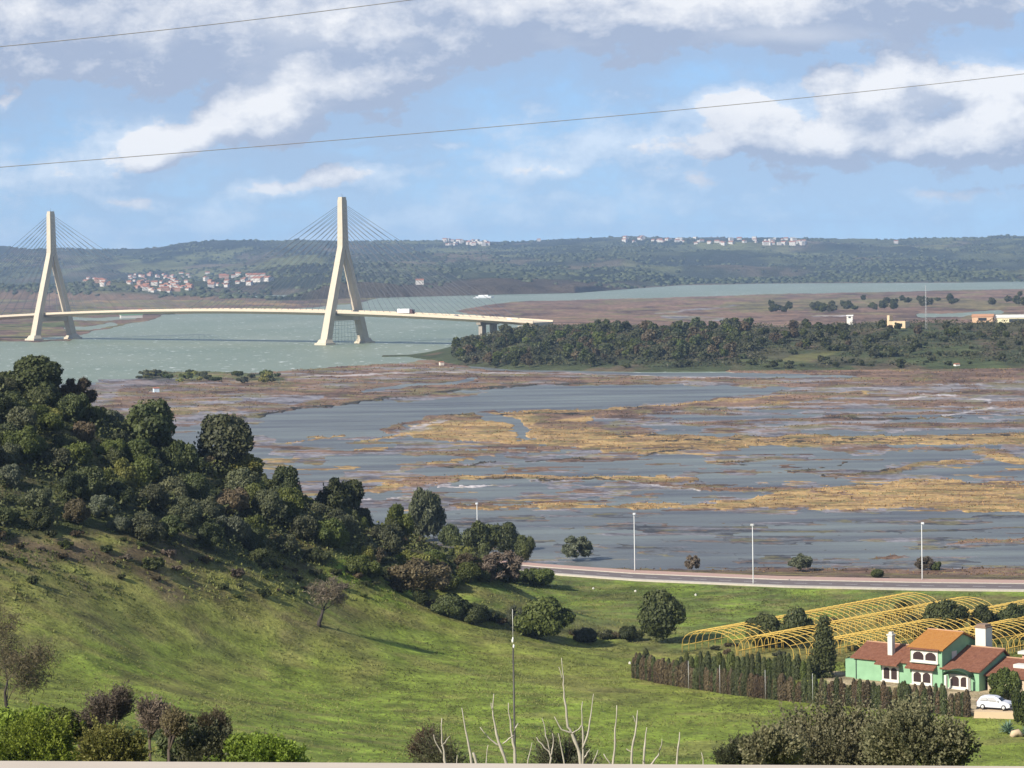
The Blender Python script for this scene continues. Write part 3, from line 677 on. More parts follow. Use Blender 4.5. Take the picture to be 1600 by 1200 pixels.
# --- individually seen trees on the slope and in the fields: (px of middle, px of foot, width px, height px, colour, kind, label)
TREES = [
    (345, 722, 104, 70, 'olive', 'bush', 'rounded dark bush outlined against the marsh on the hill crest, beside the yellow one'),
    (376, 748, 82, 42, 'yellow', 'bush', 'yellow-green bush on the hill crest'),
    (232, 705, 116, 88, 'dark', 'bush', 'broad dark bush high on the hill crest, left of the round one'),
    (120, 640, 70, 56, 'brown', 'bush', 'brownish bush on the crest below the topmost dark trees'),
    (50, 612, 100, 58, 'dark', 'bush', 'large dark bush at the top left of the hill'),
    (448, 760, 62, 38, 'dark', 'bush', 'low dark bush on the falling crest, right of the yellow bush'),
    (527, 795, 82, 56, 'dark', 'bush', 'dark round bush half way down the falling hill crest'),
    (662, 850, 72, 92, 'olive', 'bush', 'tall leaning dark tree standing alone at the foot of the hill crest'),
    (618, 850, 46, 56, 'green', 'bush', 'small green bush just left of the tall lone tree'),
    (706, 862, 42, 48, 'dark', 'bush', 'small dark bush right below the tall lone tree'),
    (748, 880, 72, 62, 'dark', 'bush', 'dark bush in front of the half-hidden street lamp'),
    (792, 872, 58, 50, 'dark', 'bush', 'dark round bush right of the half-hidden street lamp'),
    (818, 882, 38, 42, 'dark', 'bush', 'dark bush at the left end of the road'),
    (784, 922, 92, 60, 'mauve', 'bush', 'leafless brownish bush below the dark bushes by the road end'),
    (846, 918, 58, 34, 'green', 'bush', 'low green bush beside the left end of the road'),
    (730, 905, 60, 40, 'brown', 'bush', 'rusty low bush under the dark bushes by the road end'),
    (655, 945, 96, 66, 'brown', 'tree', 'gnarled half-bare tree at the upper end of the field hedge'),
    (645, 905, 72, 46, 'yellow', 'bush', 'yellowish bush on the slope above the gnarled tree'),
    (696, 928, 40, 40, 'green', 'bush', 'green bush right of the gnarled tree'),
    (700, 966, 60, 42, 'dark', 'bush', 'dark bush in the field hedge next to the gnarled tree'),
    (742, 978, 50, 38, 'dark', 'bush', 'dark bush in the middle of the field hedge'),
    (660, 948, 30, 30, 'dark', 'bush', 'small dark bush at the foot of the gnarled tree'),
    (846, 1002, 94, 74, 'green', 'bush', 'big rounded fresh-green bush in the field hedge'),
    (806, 988, 36, 44, 'grey', 'bush', 'small pale bush against the big fresh-green bush'),
    (918, 1006, 50, 26, 'olive', 'bush', 'low ragged bush in the field hedge, right of the big green one'),
    (1030, 1008, 84, 78, 'dark', 'bush', 'dark rounded tree standing in the field left of the yellow tunnel frames'),
    (985, 1004, 36, 28, 'dark', 'bush', 'low bush leaning on the dark rounded field tree'),
    (1200, 1014, 76, 56, 'dark', 'bush', 'dark bushy tree in front of the first yellow tunnel frame, the left one of two'),
    (1243, 1014, 64, 70, 'dark', 'bush', 'dark green bushy tree between the yellow tunnel frames, the right one of two'),
    (903, 880, 68, 44, 'grey', 'bush', 'grey-green bush on the shore behind the road, left of the first tall lamp'),
    (1083, 894, 34, 28, 'mauve', 'bush', 'thin brownish bush on the shore behind the road'),
    (1253, 894, 46, 30, 'grey', 'bush', 'pale airy bush on the shore behind the road'),
    (1372, 904, 26, 14, 'dark', 'bush', 'very small dark bush beside the road, between the two right-hand lamps'),
    (1446, 894, 40, 26, 'mauve', 'bush', 'pale dry bush at the foot of the right-hand lamp'),
    (1462, 894, 20, 20, 'dark', 'bush', 'small dark bush beside the pale dry one behind the right-hand lamp'),
    (1412, 966, 34, 28, 'dark', 'bush', 'small dark bush between two yellow tunnel frames'),
    (1480, 1003, 78, 62, 'dark', 'bush', 'dark bushy tree behind the orange-roofed house'),
    (1537, 999, 60, 56, 'dark', 'bush', 'dark tree behind the tall chimney of the house'),
    (1588, 1000, 74, 60, 'dark', 'bush', 'dense tree behind the brick porch at the right edge'),
    (1425, 992, 44, 34, 'olive', 'bush', 'dull green bush rising behind the white chimney'),
    (1606, 1142, 50, 76, 'green', 'bush', 'green leafy bush right of the white car'),
    (1572, 1098, 56, 52, 'green', 'bush', 'leafy bush under the red roofs behind the white car'),
    (1330, 1052, 26, 24, 'dark', 'bush', 'dark bush at the left corner of the green house'),
]
for (x, y, w_, h_, colr, kind, label) in TREES:
    p = gp(x, y); dy = 0
    while p is None and dy < 80: dy += 2; p = gp(x, y + dy)
    h_ += max(0, dy - 4)
    s = F / p[1]; r = w_ / 2 / s; hh = h_ / s
    if kind == 'bush':
        o = bush((p[0], p[1] + r * .4, p[2] - .15), r, colr, label, sq=1.0, mesh=WILD if x == 662 else RAG[x % 3] if colr in ('mauve', 'brown', 'grey') else None); o.scale.z = hh / 3.75
        if x == 662: o.rotation_euler.z = .2
    else:
        e = tree((p[0], p[1] + r * .3, p[2] - .1), r * .97, colr, label); e.scale.z = hh / 5.3
    
# --- scrub of the hillside, every bush on its own
crest = [(-30, 588), (60, 612), (130, 640), (200, 672), (280, 712), (350, 738), (420, 765), (500, 798), (560, 822), (620, 848), (700, 872)]
foot = [(-30, 838), (60, 832), (150, 812), (210, 842), (270, 862), (330, 876), (400, 884), (480, 890), (560, 884), (610, 905), (700, 912)]
rg = np.random.default_rng(5); placed = []
HB = {'dark': 'dark evergreen bush in the dense scrub of the left hillside', 'olive': 'dull olive bush in the dense scrub of the left hillside',
      'green': 'fresh green bush in the dense scrub of the left hillside', 'brown': 'brownish bush in the dense scrub of the left hillside',
      'grey': 'grey-green bush in the dense scrub of the left hillside', 'yellow': 'yellowish bush in the dense scrub of the left hillside'}
def hill_scatter(ntry, ymin, rmin, rmax, dmin, ydepth):
    n = 0
    for _ in range(ntry):
        X = rg.uniform(-105, 5); Y = rg.uniform(310, 480)
        z = float(gfast(np.array([X]), np.array([Y]))[0]); a, b_ = proj([X], [Y], [z]); a, b_ = a[0], b_[0]
        if a < -60 or a > 760: continue
        yt = np.interp(a, [c[0] for c in crest], [c[1] for c in crest]); yf = np.interp(a, [c[0] for c in foot], [c[1] for c in foot])
        if not (yt + 3 < b_ < yf): continue
        if a > 560 and Y > 455 and rg.random() < .5: continue
        r = rg.uniform(rmin, rmax)
        if b_ > yf - 25: r *= .7
        if b_ < yt + 22: r *= .68
        if any((X - q[0]) ** 2 + (Y - q[1]) ** 2 < ((r + q[2]) * dmin) ** 2 for q in placed): continue
        k = rg.choice(['dark', 'olive', 'green', 'brown', 'grey', 'yellow'], p=[.44, .26, .16, .03, .08, .03])
        placed.append((X, Y, r)); n += 1
        bush((X, Y, z - .25), r, str(k), HB[str(k)], 'bushes of the hillside scrub', sq=1.12)
        if len(placed) >= 300: break
    return n
n1_ = hill_scatter(2500, 0, 2.0, 3.2, .70, 0); print(n1_); n2_ = hill_scatter(6000, 0, 1.4, 2.5, .74, 0)
print('hill bushes', len(placed))

# leafy undergrowth filling the gaps between them
nU = 170000; ux = rg.uniform(-105, 10, nU); uy = rg.uniform(310, 480, nU); uz = gfast(ux, uy); ua, ub = proj(ux, uy, uz)
fy_ = np.interp(ua, [c[0] for c in foot], [c[1] for c in foot]); cy_ = np.interp(ua, [c[0] for c in crest], [c[1] for c in crest])
dens_u = smooth(6, -14, ub - fy_) * (ub > cy_ - 8) * (ua > -60) * (ua < 770)
clump = fbm(ux / 2.4, uy / 2.4, 3, 505); ok = (rg.random(nU) < dens_u) & (clump > .40)
ux, uy, uz, clump = ux[ok], uy[ok], uz[ok], clump[ok]; nu_ = len(ux)
cen = np.stack([ux, uy, uz + smooth(.4, .72, clump) * 2.7 * rg.random(nu_) ** .6], -1)
co_, f_ = leaves(cen, np.tile([-.1, -.3, 1.0], (nu_, 1)), .34, 1.5, .8, rg)
tag(link('undergrowth', mesh_np('undergrowth', co_, f_, [leaf_mat('leaf_undergrowth', (.028, .036, .012), (.095, .105, .032), .2)], False, None, np.clip(fbm(ux / 6, uy / 6, 3, 509) + rg.normal(0, .2, nu_), 0, 1))), 'tangled undergrowth between the hillside bushes', 'undergrowth', kind='stuff')

# low scrub and shrubs on the open slope below
LOW = bush_meshes('low_shrub', 4, 2.6, 1.1, 900, 0.5, 10, 'olive', 400)
sites = []
for _ in range(900):
    a = rg.uniform(-10, 620); b_ = rg.uniform(835, 935)
    yf = np.interp(a, [c[0] for c in foot], [c[1] for c in foot])
    if b_ < yf or b_ > yf + 55 * rg.random() ** 1.5 + 8: continue
    p = gp(a, b_)
    if p is None or any((p[0] - q[0]) ** 2 + (p[1] - q[1]) ** 2 < 5 for q in sites): continue
    sites.append(p); r = rg.uniform(.45, 1.3)
    k = str(rg.choice(['dark', 'olive', 'brown', 'mauve', 'green'], p=[.25, .25, .2, .12, .18]))
    bush((p[0], p[1], p[2] - .05), r, k, {'dark': 'dark', 'olive': 'dull olive', 'brown': 'dry brown', 'mauve': 'leafless greyish', 'green': 'green'}[k] + ' low shrub along the foot of the hillside scrub', 'low shrubs below the scrub', 'low_shrub', 'shrub', LOW[int(rg.integers(4))])
    if len(sites) > 95: break
for (x, y, w_, label) in [(52, 914, 26, 'small dark shrub alone on the slope, the leftmost one'), (190, 906, 16, 'tiny brown shrub alone on the slope above the field'), (350, 922, 26, 'small dark shrub alone on the slope below the scrub, the rightmost one'),
                          (240, 892, 44, 'wide flat grey-green shrub on the slope below the scrub')]:
    p = gp(x, y); bush(p, w_ / 2 * p[1] / F, 'dark', label, name='low_shrub', cat='shrub', mesh=LOW[0])
# hedge line scrub
for i in range(26):
    a = rg.uniform(655, 985); b_ = np.interp(a, [640, 760, 880, 990], [946, 972, 998, 1004]) + rg.uniform(-6, 1)
    p = gp(a, b_); k = str(rg.choice(['brown', 'olive', 'dark', 'mauve']))
    bush(p, rg.uniform(.7, 1.5), k, 'low ' + {'brown': 'brown', 'olive': 'olive', 'dark': 'dark', 'mauve': 'leafless'}[k] + ' shrub filling the hedge across the field', 'shrubs of the field hedge', 'low_shrub', 'shrub', LOW[int(rg.integers(4))])
for i in range(34):
    a = rg.uniform(560, 870); b_ = rg.uniform(0, 1); b_ = np.interp(a, [560, 640, 760, 870], [880, 880, 893, 905]) + b_ * np.interp(a, [560, 640, 760, 870], [26, 50, 28, 10])
    p = gp(a, b_)
    if p is None: continue
    k = str(rg.choice(['green', 'lime', 'brown', 'olive', 'dark'], p=[.32, .14, .18, .2, .16]))
    bush((p[0], p[1], p[2] - .1), rg.uniform(1.0, 2.3), k, {'green': 'green', 'lime': 'bright green', 'brown': 'brownish', 'olive': 'dull olive', 'dark': 'dark'}[k] + ' bush in the thicket between slope and road end', 'bushes of the thicket by the road end')

# --- bare trees
def bare_tree(name, loc, hgt, label, seed, r0=.16, mt=None, twigs=420, tw=0.035, rad=.42, leafc='mauve', lean=(0, 0), clear=.35, parts=True):
    rg = np.random.default_rng(seed); e = empty(name, loc)
    mb = MB(); tips = []
    def grow(p, d, l, r, lev):
        pts = [tuple(p)]; rs = [r]; q = Vector(p); dd = Vector(d)
        for i in range(4):
            dd = (dd + Vector(rg.normal(0, .16, 3))).normalized(); q = q + dd * l / 4; pts.append(tuple(q)); rs.append(r * (1 - .17 * (i + 1)))
        mb.tube(pts, rs, 6 if lev == 0 else 4)
        if lev >= 2: tips.extend(pts[1:])
        if lev < 4:
            for j in range(3 if lev else 4):
                a = rg.uniform(0, 6.28); nd = (dd * 1.0 + Vector((math.cos(a), math.sin(a), rg.uniform(-.05, .45))) * rg.uniform(.5, .95)).normalized()
                grow(pts[int(rg.integers(2, 5))], nd, l * rg.uniform(.58, .8), rs[-1] * .75, lev + 1)
    grow((0, 0, -.2), (lean[0], lean[1], 1), hgt * clear, r0, 0)
    mb.build('trunk', mt or M_DARKBARK, e)
    t_ = np.array(tips); k = rg.integers(0, len(t_), twigs); c = t_[k] + rg.normal(0, hgt * .045, (twigs, 3))
    co, f = leaves(c, np.tile([0, 0, .2], (twigs, 1)), tw * 1.1, 9.0, 1.0, rg)
    link('twigs', mesh_np('twigs', co, f, [LM[leafc]], False, None, rg.random(twigs)), e)
    return tag(e, label, 'tree')
p = gp(498, 979); bare_tree('bare_tree', p, 78 * p[1] / F, 'small leafless tree standing alone in the middle of the green field', 21, r0=.36, twigs=3600, tw=.06, clear=.45)
p = at(14, 1122, 258); zb = gz(p[0], p[1]); bare_tree('bare_tree', (p[0], p[1], zb), H - (945 - 413.7) / F * 258 - zb, 'half-bare brown tree with dark trunk at the left edge of the field', 25, r0=.26, twigs=8500, tw=.055, leafc='brown', clear=.40)
# tree outside the frame whose shadow crosses the left edge
for Y_, X_ in ((278, -60),):
    e = bare_tree('bare_tree', (X_, Y_, gz(X_, Y_)), 6.5, 'leafless tree just outside the left edge throwing its shadow on the grass', 27, r0=.3, twigs=2600, tw=.09, leafc='brown')

# --- plants whose shoots can be told apart: bundles of arching shoots, leafy (olive) or nearly bare
def spray_bush(px_, top, Y, wpx, colr, label, seed, name, cat):
    rg = np.random.default_rng(seed); bare = name == 'bare_tree'
    r = wpx * 1.12 / 2 * Y / F; c = at(px_, top - 4, Y); zg = gz(c[0], Y); tot = c[2] - zg; e = empty(name, (c[0], Y, zg))
    hh = min(tot, r * (3.0 if bare else 2.2)); zc = tot - hh * .52; ns = 700 if bare else int(1500 * min(1, (r / 2.2) ** 1.5) + 250)
    d = rg.normal(0, 1, (ns, 3)); d /= np.linalg.norm(d, axis=1, keepdims=True)
    # a few big limbs give the outline its bulges and hollows
    nb_ = 9 if bare else 13; bd = rg.normal(0, 1, (nb_, 3)); bd[:, 2] = np.abs(bd[:, 2]) * .9 - .15; bd /= np.linalg.norm(bd, axis=1, keepdims=True); bl = rg.uniform(.62, 1.0, nb_)
    k = rg.integers(0, nb_, ns); sc_ = np.array([r, r, hh * .5])
    start = (bd[k] * bl[k][:, None] * rg.uniform(.25, .72, ns)[:, None] + d * .17) * sc_ + np.array([0, 0, zc])
    dr = bd[k] * .9 + d * .55 + np.array([0, 0, .75]); dr /= np.linalg.norm(dr, axis=1, keepdims=True)
    ln = rg.uniform(.22, .42, ns) * hh * .5 + rg.uniform(.05, .22, ns) * r
    crv = rg.normal(0, .16, (ns, 3))
    nl_ = 16 if bare else 42
    t_ = rg.uniform(.15, 1.0, (ns, nl_)); pos = start[:, None] + dr[:, None] * (ln[:, None] * t_)[..., None] + crv[:, None] * (t_ ** 2 * ln[:, None])[..., None]
    pos = (pos + rg.normal(0, .022 if bare else .035, pos.shape)).reshape(-1, 3)
    tang = np.repeat(dr + crv, nl_, 0) + rg.normal(0, .55, (ns * nl_, 3)); tang /= np.linalg.norm(tang, axis=1, keepdims=True)
    rv = rg.normal(0, 1, tang.shape); sd_ = np.cross(tang, rv); sd_ /= np.linalg.norm(sd_, axis=1, keepdims=True)
    L1 = (.11 if bare else .105) * rg.uniform(.6, 1.3, len(pos))[:, None]; W1 = L1 * (.16 if bare else .36)
    co_ = np.stack([pos, pos + tang * L1 * .5 + sd_ * W1, pos + tang * L1, pos + tang * L1 * .5 - sd_ * W1], 1).reshape(-1, 3)
    var = np.clip(rg.random(len(pos)) * .5 + .5 * np.repeat(rg.random(nb_)[k], nl_), 0, 1)
    link('twigs' if bare else 'crown', mesh_np('crown', co_, np.arange(len(co_)).reshape(-1, 4), [LM[colr]], False, None, var), e)
    mb = MB(); mb.tube([(0, 0, -.3), (0, 0, zc * .5), (0, 0, max(zc - hh * .25, .4))], [.10, .08, .06], 6)
    for j in range(nb_):
        tip = bd[j] * bl[j] * sc_ * .75 + np.array([0, 0, zc]); b0 = Vector((0, 0, max(zc - hh * .3, .3))); q = Vector(tip); mb.tube([tuple(b0), tuple(b0.lerp(q, .5) + Vector((0, 0, -.05 * r))), tuple(q)], [.05, .032, .014], 5)
    if bare:
        for j in range(0, ns, 2):
            a = start[j]; b_ = a + dr[j] * ln[j] * .55 + crv[j] * ln[j] * .3; q = a + dr[j] * ln[j] + crv[j] * ln[j]; mb.tube([tuple(a), tuple(b_), tuple(q)], [.014, .010, .004], 3, cap=False)
    mb.build('trunk', [M_BARK], e)
    return tag(e, label, cat)
# --- foreground bushes below the terrace
def fore_bush(px_, top, Y, wpx, colr, label, seed, leaf=.09, n=15000, foot_z=None, aspect=2.2, nl=26, name='bush', cat='bush', hfac=1.0, shell=.5, lo=.2, hi=.4):
    if name != 'bush': return spray_bush(px_, top, Y, wpx, colr, label, seed, name, cat)
    s = F / Y; r = wpx * 1.25 / 2 / s; c = at(px_, top - 16, Y); zg = gz(c[0], Y) if foot_z is None else foot_z
    e = empty(name, (c[0], Y, zg)); rg = np.random.default_rng(seed); tot = (c[2] - zg)
    hh = min(tot, r * 2.3 * hfac); z0 = tot - hh / 2
    lb = [(x * .95, y * .95, z, q if q < min(r, hh / 2) * .8 or hi > .3 else q * .62) for x, y, z, q in lobes_for(r, r, hh / 2 * 1.12, nl, rg, z0=z0 - hh * .06, lo=lo, hi=hi)]
    link('crown', crown('crown', lb, int(n * 1.9), leaf * .68, LM[colr], seed + 1, aspect=aspect, shell=shell), e)
    stem_mb(max(tot - hh * .85, .8) * .55, .12, 3, np.random.default_rng(seed + 2), .5, 1).build('trunk', M_BARK, e)
    return tag(e, label, cat)
fore_bush(1290, 1098, 96, 215, 'oldolive', 'large grey-green olive tree at the bottom edge in front of the cypress row', 501, leaf=.09, n=62000, name='olive_tree', cat='olive tree')
fore_bush(1432, 1102, 92, 158, 'oldolive', 'grey-green olive tree at the bottom edge, right of two, close below the white car', 505, leaf=.09, n=52000, name='olive_tree', cat='olive tree')
fore_bush(1205, 1140, 90, 84, 'oldolive', 'low grey-green olive bush at the bottom edge, against the larger olive tree', 507, leaf=.09, n=20000, name='olive_bush')
fore_bush(38, 1100, 112, 150, 'lime', 'bright yellow-green bush in the bottom left corner', 511, leaf=.15, n=19000)
fore_bush(100, 1118, 110, 50, 'green', 'green bush beside the yellow-green one in the bottom left corner', 513, leaf=.14, n=6000)
fore_bush(286, 1128, 108, 66, 'dark', 'dark bush at the bottom edge among pale twiggy ones', 517, leaf=.14, n=6500)
fore_bush(390, 1146, 104, 120, 'lime', 'low yellow-green bush at the bottom edge, right end of the bush row', 521, leaf=.14, n=9500)
spray_bush(180, 1140, 106, 110, 'yellow', 'straw-coloured low bush in front of the bare mauve tree', 523, 'bush', 'bush')
spray_bush(60, 1128, 108, 150, 'lime', 'feathery yellow-green shoots in front of the bottom left corner bush', 524, 'bush', 'bush')
spray_bush(330, 1150, 105, 120, 'olive', 'dull olive twiggy bush in the middle of the bottom bush row', 526, 'bush', 'bush')
spray_bush(425, 1156, 103, 90, 'lime', 'feathery lime bush at the right end of the bottom bush row', 528, 'bush', 'bush')
spray_bush(700, 1134, 115, 96, 'olive', 'wispy leafless sapling behind the left group of fig branches', 530, 'bare_tree', 'tree')
spray_bush(880, 1140, 114, 90, 'olive', 'wispy leafless sapling behind the right group of fig branches', 532, 'bare_tree', 'tree')
0 and fore_bush(705, 1128, 118, 78, 'dark', 'dark bush behind the pale bare branches at the bottom edge, the left one', 525, leaf=.10, n=3600, aspect=4, shell=.9, lo=.12, hi=.26)
0 and fore_bush(884, 1140, 116, 80, 'dark', 'dark bush behind the pale bare branches at the bottom edge, the right one', 527, leaf=.10, n=3600, aspect=4, shell=.9, lo=.12, hi=.26)
0 and fore_bush(842, 1104, 122, 30, 'lime', 'wispy lime-green shoots behind the pale bare branches', 529, leaf=.12, n=700, nl=9)
p = at(172, 1040, 108); zb = gz(p[0], 108)
fore_bush(172, 1062, 108, 74, 'mauve', 'mauve leafless tree rising from the bushes at the bottom left', 31, leaf=.05, n=13000, aspect=7, shell=.95, name='bare_tree', cat='tree', hfac=1.5, nl=16)

for (x_, y_, Y_, lab_, sd_, lc_) in ((232, 1088, 112, 'pinkish leafless sapling at the bottom edge, right of the bare mauve tree', 33, 'mauve'), (262, 1108, 104, 'second pinkish leafless sapling at the bottom edge, before the dark bush', 35, 'brown'),
        (332, 1108, 118, 'pale brown leafless sapling at the bottom edge, right of the dark bush', 37, 'brown'), (128, 1112, 120, 'brownish leafless sapling between the green corner bushes and the mauve tree', 39, 'brown'), (425, 1150, 122, 'thin leafless sapling at the right end of the bottom bush row', 41, 'brown'),
        (668, 1138, 120, 'wispy leafless sapling left of the pale fig branches', 43, 'brown'), (1145, 1150, 104, 'wispy leafless sapling just left of the olive trees', 45, 'olive')):
    fore_bush(x_, y_, Y_, 52, lc_, lab_, sd_, leaf=.05, n=6500, aspect=7, shell=.95, name='bare_tree', cat='tree', hfac=1.5, nl=14)
# --- pale bare fig branches right below the terrace
M_FIG = mat('fig_bark', (0.37, 0.33, 0.26), scale=14, var=.4, bump=.3)
FIG = [
    [[(877, 1028, .35), (880, 1060, .9), (882, 1090, 1.6), (888, 1136, 2.3), (894, 1146, 2.8), (906, 1180, 3.0), (911, 1215, 3.4)],
     [(873, 1042, .4), (880, 1062, .9)], [(866, 1120, .6), (876, 1140, 1.1), (893, 1146, 1.6)], [(910, 1096, .6), (910, 1130, 1.3), (911, 1160, 2.0), (912, 1215, 2.6)], [(928, 1084, .6), (924, 1116, 1.2), (916, 1150, 1.6), (911, 1170, 1.8)],
     [(894, 1146, 1.1), (906, 1138, 1.0), (911, 1128, .8)], [(926, 1164, .6), (918, 1176, 1.0), (912, 1186, 1.2)],
     [(964, 1102, .8), (960, 1140, 1.5), (960, 1170, 2.0), (954, 1215, 2.6)], [(944, 1178, .7), (956, 1196, 1.4)], [(996, 1110, .7), (994, 1136, 1.6), (988, 1170, 2.1), (986, 1215, 2.6)],
     [(990, 1118, .5), (995, 1130, 1.0)], [(978, 1170, .6), (987, 1176, 1.2)], [(1010, 1136, .7), (1008, 1170, 1.9), (1006, 1215, 2.5)], [(1034, 1154, .6), (1030, 1180, 1.2), (1012, 1200, 1.7), (1000, 1215, 2)],
     [(1062, 1144, .7), (1060, 1180, 1.8), (1058, 1215, 2.4)], [(1096, 1176, .5), (1098, 1192, 1.2), (1097, 1215, 1.8)], [(936, 1172, .5), (926, 1196, 1.2), (920, 1215, 1.6)]],
    [[(690, 1122, .6), (690, 1160, 1.6), (698, 1200, 2.3), (700, 1215, 2.6)], [(677, 1148, .4), (684, 1166, .9), (692, 1178, 1.2)], [(702, 1150, .5), (696, 1160, .9), (690, 1166, 1.1)],
     [(722, 1106, .6), (730, 1156, 1.7), (736, 1190, 2.3), (738, 1215, 2.6)], [(740, 1176, 2.2), (744, 1196, 3.0), (746, 1215, 3.4)],
     [(772, 1084, .7), (770, 1118, 1.6), (780, 1160, 2.3), (792, 1195, 2.8), (796, 1215, 3.2)], [(766, 1098, .5), (771, 1110, 1.1)], [(750, 1136, .6), (766, 1156, 1.1), (781, 1166, 1.6)], [(762, 1164, .5), (760, 1186, 1.1), (757, 1215, 1.5)],
     [(794, 1098, .7), (798, 1140, 1.6), (804, 1170, 2.5), (806, 1215, 3.2)], [(808, 1130, .7), (802, 1150, 1.5), (786, 1162, 1.3)], [(838, 1152, .6), (850, 1168, 1.2), (858, 1174, 1.5), (862, 1184, 1.8), (855, 1215, 2.2)], [(848, 1122, .5), (854, 1150, 1.1), (859, 1174, 1.4)],
     [(864, 1146, .5), (864, 1166, 1.1), (861, 1182, 1.4)], [(832, 1160, .5), (826, 1186, 1.2), (822, 1215, 1.6)], [(714, 1180, .5), (713, 1215, 1.4)], [(872, 1146, .5), (878, 1172, 1.0), (886, 1215, 1.6)]]]
for bi, (brs, label) in enumerate(zip(FIG, ['pale bare fig branches at the bottom edge, the right group with the tallest fork', 'pale bare branches of a leafless fig tree at the bottom edge, the left group'])):
    Yc = 24 + bi * 1.5; cx = 945 if bi == 0 else 775
    b0 = at(cx, 1300, Yc); zg = gz(b0[0], Yc); e = empty('fig_tree', (b0[0], Yc, zg)); rgf = random.Random(bi)
    mb = MB(); k = Yc / F
    org = Vector((b0[0], Yc, zg)); fork = Vector((b0[0], Yc, zg + .8))
    mb.tube([tuple(Vector((0, 0, -.3))), (0.02, 0, .4), (0, 0, .85)], [.13, .11, .09], 8)
    limbs = MB()
    for br in brs:
        yy = Yc + rgf.uniform(-.5, .5)
        pts = []; rs = []
        for (x, y, r) in br:
            q = Vector(at(x + rgf.uniform(-.8, .8), y, yy)) - org; pts.append(q); rs.append(max(r * .95, .5) * k)
        # finer steps, slight knots
        P2 = []; R2 = []
        for i in range(len(pts) - 1):
            for j in range(3):
                a = j / 3; P2.append(pts[i].lerp(pts[i + 1], a) + Vector((rgf.uniform(-1, 1), rgf.uniform(-1, 1), 0)) * .006); R2.append((rs[i] * (1 - a) + rs[i + 1] * a) * rgf.uniform(.85, 1.2))
        P2.append(pts[-1]); R2.append(rs[-1])
        if br[-1][1] >= 1215:
            end = pts[-1]; f_ = fork - org
            P2 += [end.lerp(f_, .4) + Vector((0, 0, -.15)), f_]; R2 += [R2[-1] * 1.25, R2[-1] * 1.6]
        limbs.tube([tuple(q) for q in P2], R2, 6)
    mb.build('trunk', M_FIG, e); limbs.build('branches', M_FIG, e)
    tag(e, label, 'fig tree')

# --- terrace parapet the photo is taken over
mb = MB(); w0 = Vector((-.564, 3.093, 0)); wd = (Vector((.239, 2.992, 0)) - w0).normalized(); wn_ = Vector((wd.y, -wd.x, 0))
def wq(s, n, z): v = w0 + wd * s + wn_ * n; return (v.x, v.y, z)
for (x0, x1) in ((-6, -2.01), (-2, 1.99), (2, 6)):
    mb.hexa([wq(x0, 0.02, 54.8), wq(x1, 0.02, 54.8), wq(x1, .3, 54.8), wq(x0, .3, 54.8)], [wq(x0, 0, H - .55), wq(x1, 0, H - .55), wq(x1, .32, H - .55), wq(x0, .32, H - .55)])
mm_ = mat('plaster_white', (0.50, 0.43, 0.35), scale=9, var=.15, bump=.2)
tag(mb.build('parapet', mm_), 'pale plastered terrace parapet running along the bottom edge of the view', 'parapet')

# --- slender pole in the field
p = at(801.5, 998, 150); zb = gz(p[0], 150); e = empty('pole', (p[0], 150, zb)); hh = p[2] - zb
mb = MB(); mb.tube([(0, 0, -.3), (0, 0, hh * .6), (0, 0, hh - .35)], [.075, .06, .045], 8); mb.build('shaft', mat('pole_steel', (0.06, 0.055, 0.045), rough=.5), e)
mi_ = mat('insulator_white', (0.75, 0.72, 0.65), rough=.3)
for x_, z_, r_ in ((.03, hh - .42, .06), (-.02, hh - .12, .055), (0.0, hh - .02, .04)):
    mb = MB(); mb.tube([(x_, 0, z_ - .11), (x_, 0, z_ - .05), (x_, 0, z_ + .05), (x_, 0, z_ + .11)], [r_ * .4, r_, r_, r_ * .4], 8); mb.build('insulator', mi_, e)
mb = MB(); mb.tube([(0, 0, hh - .3), (0, 0, hh + 1.6)], [.012, .01], 5); mb.build('rod', mi_, e)
tag(e, 'slender dark pole with white insulators rising in front of the field, above the bare branches', 'pole')

# --- overhead wires
M_WIRE = mat('wire', (0.26, 0.24, 0.22), rough=.6)
for pts, Y0, label in ((((-300, 98), (0, 72.5), (320, 40), (640, 0), (900, -36), (1500, -130)), 62, 'dark overhead wire crossing the top left corner of the sky'),
                      (((-300, 285), (0, 262), (270, 241), (535, 217.5), (800, 193), (1090, 170.5), (1340, 145), (1600, 115), (1900, 78)), 70, 'dark overhead wire running right across the sky above the bridge')):
    xs = [q[0] for q in pts]; ys = [q[1] for q in pts]; cf = np.polyfit(xs, ys, 3)
    P_ = [at(x, float(np.polyval(cf, x)), Y0 + (x - 800) * .004) for x in np.linspace(xs[0], xs[-1], 40)]
    mb = MB(); mb.tube(P_, .0085, 5); tag(mb.build('overhead_wire', M_WIRE), label, 'wire')

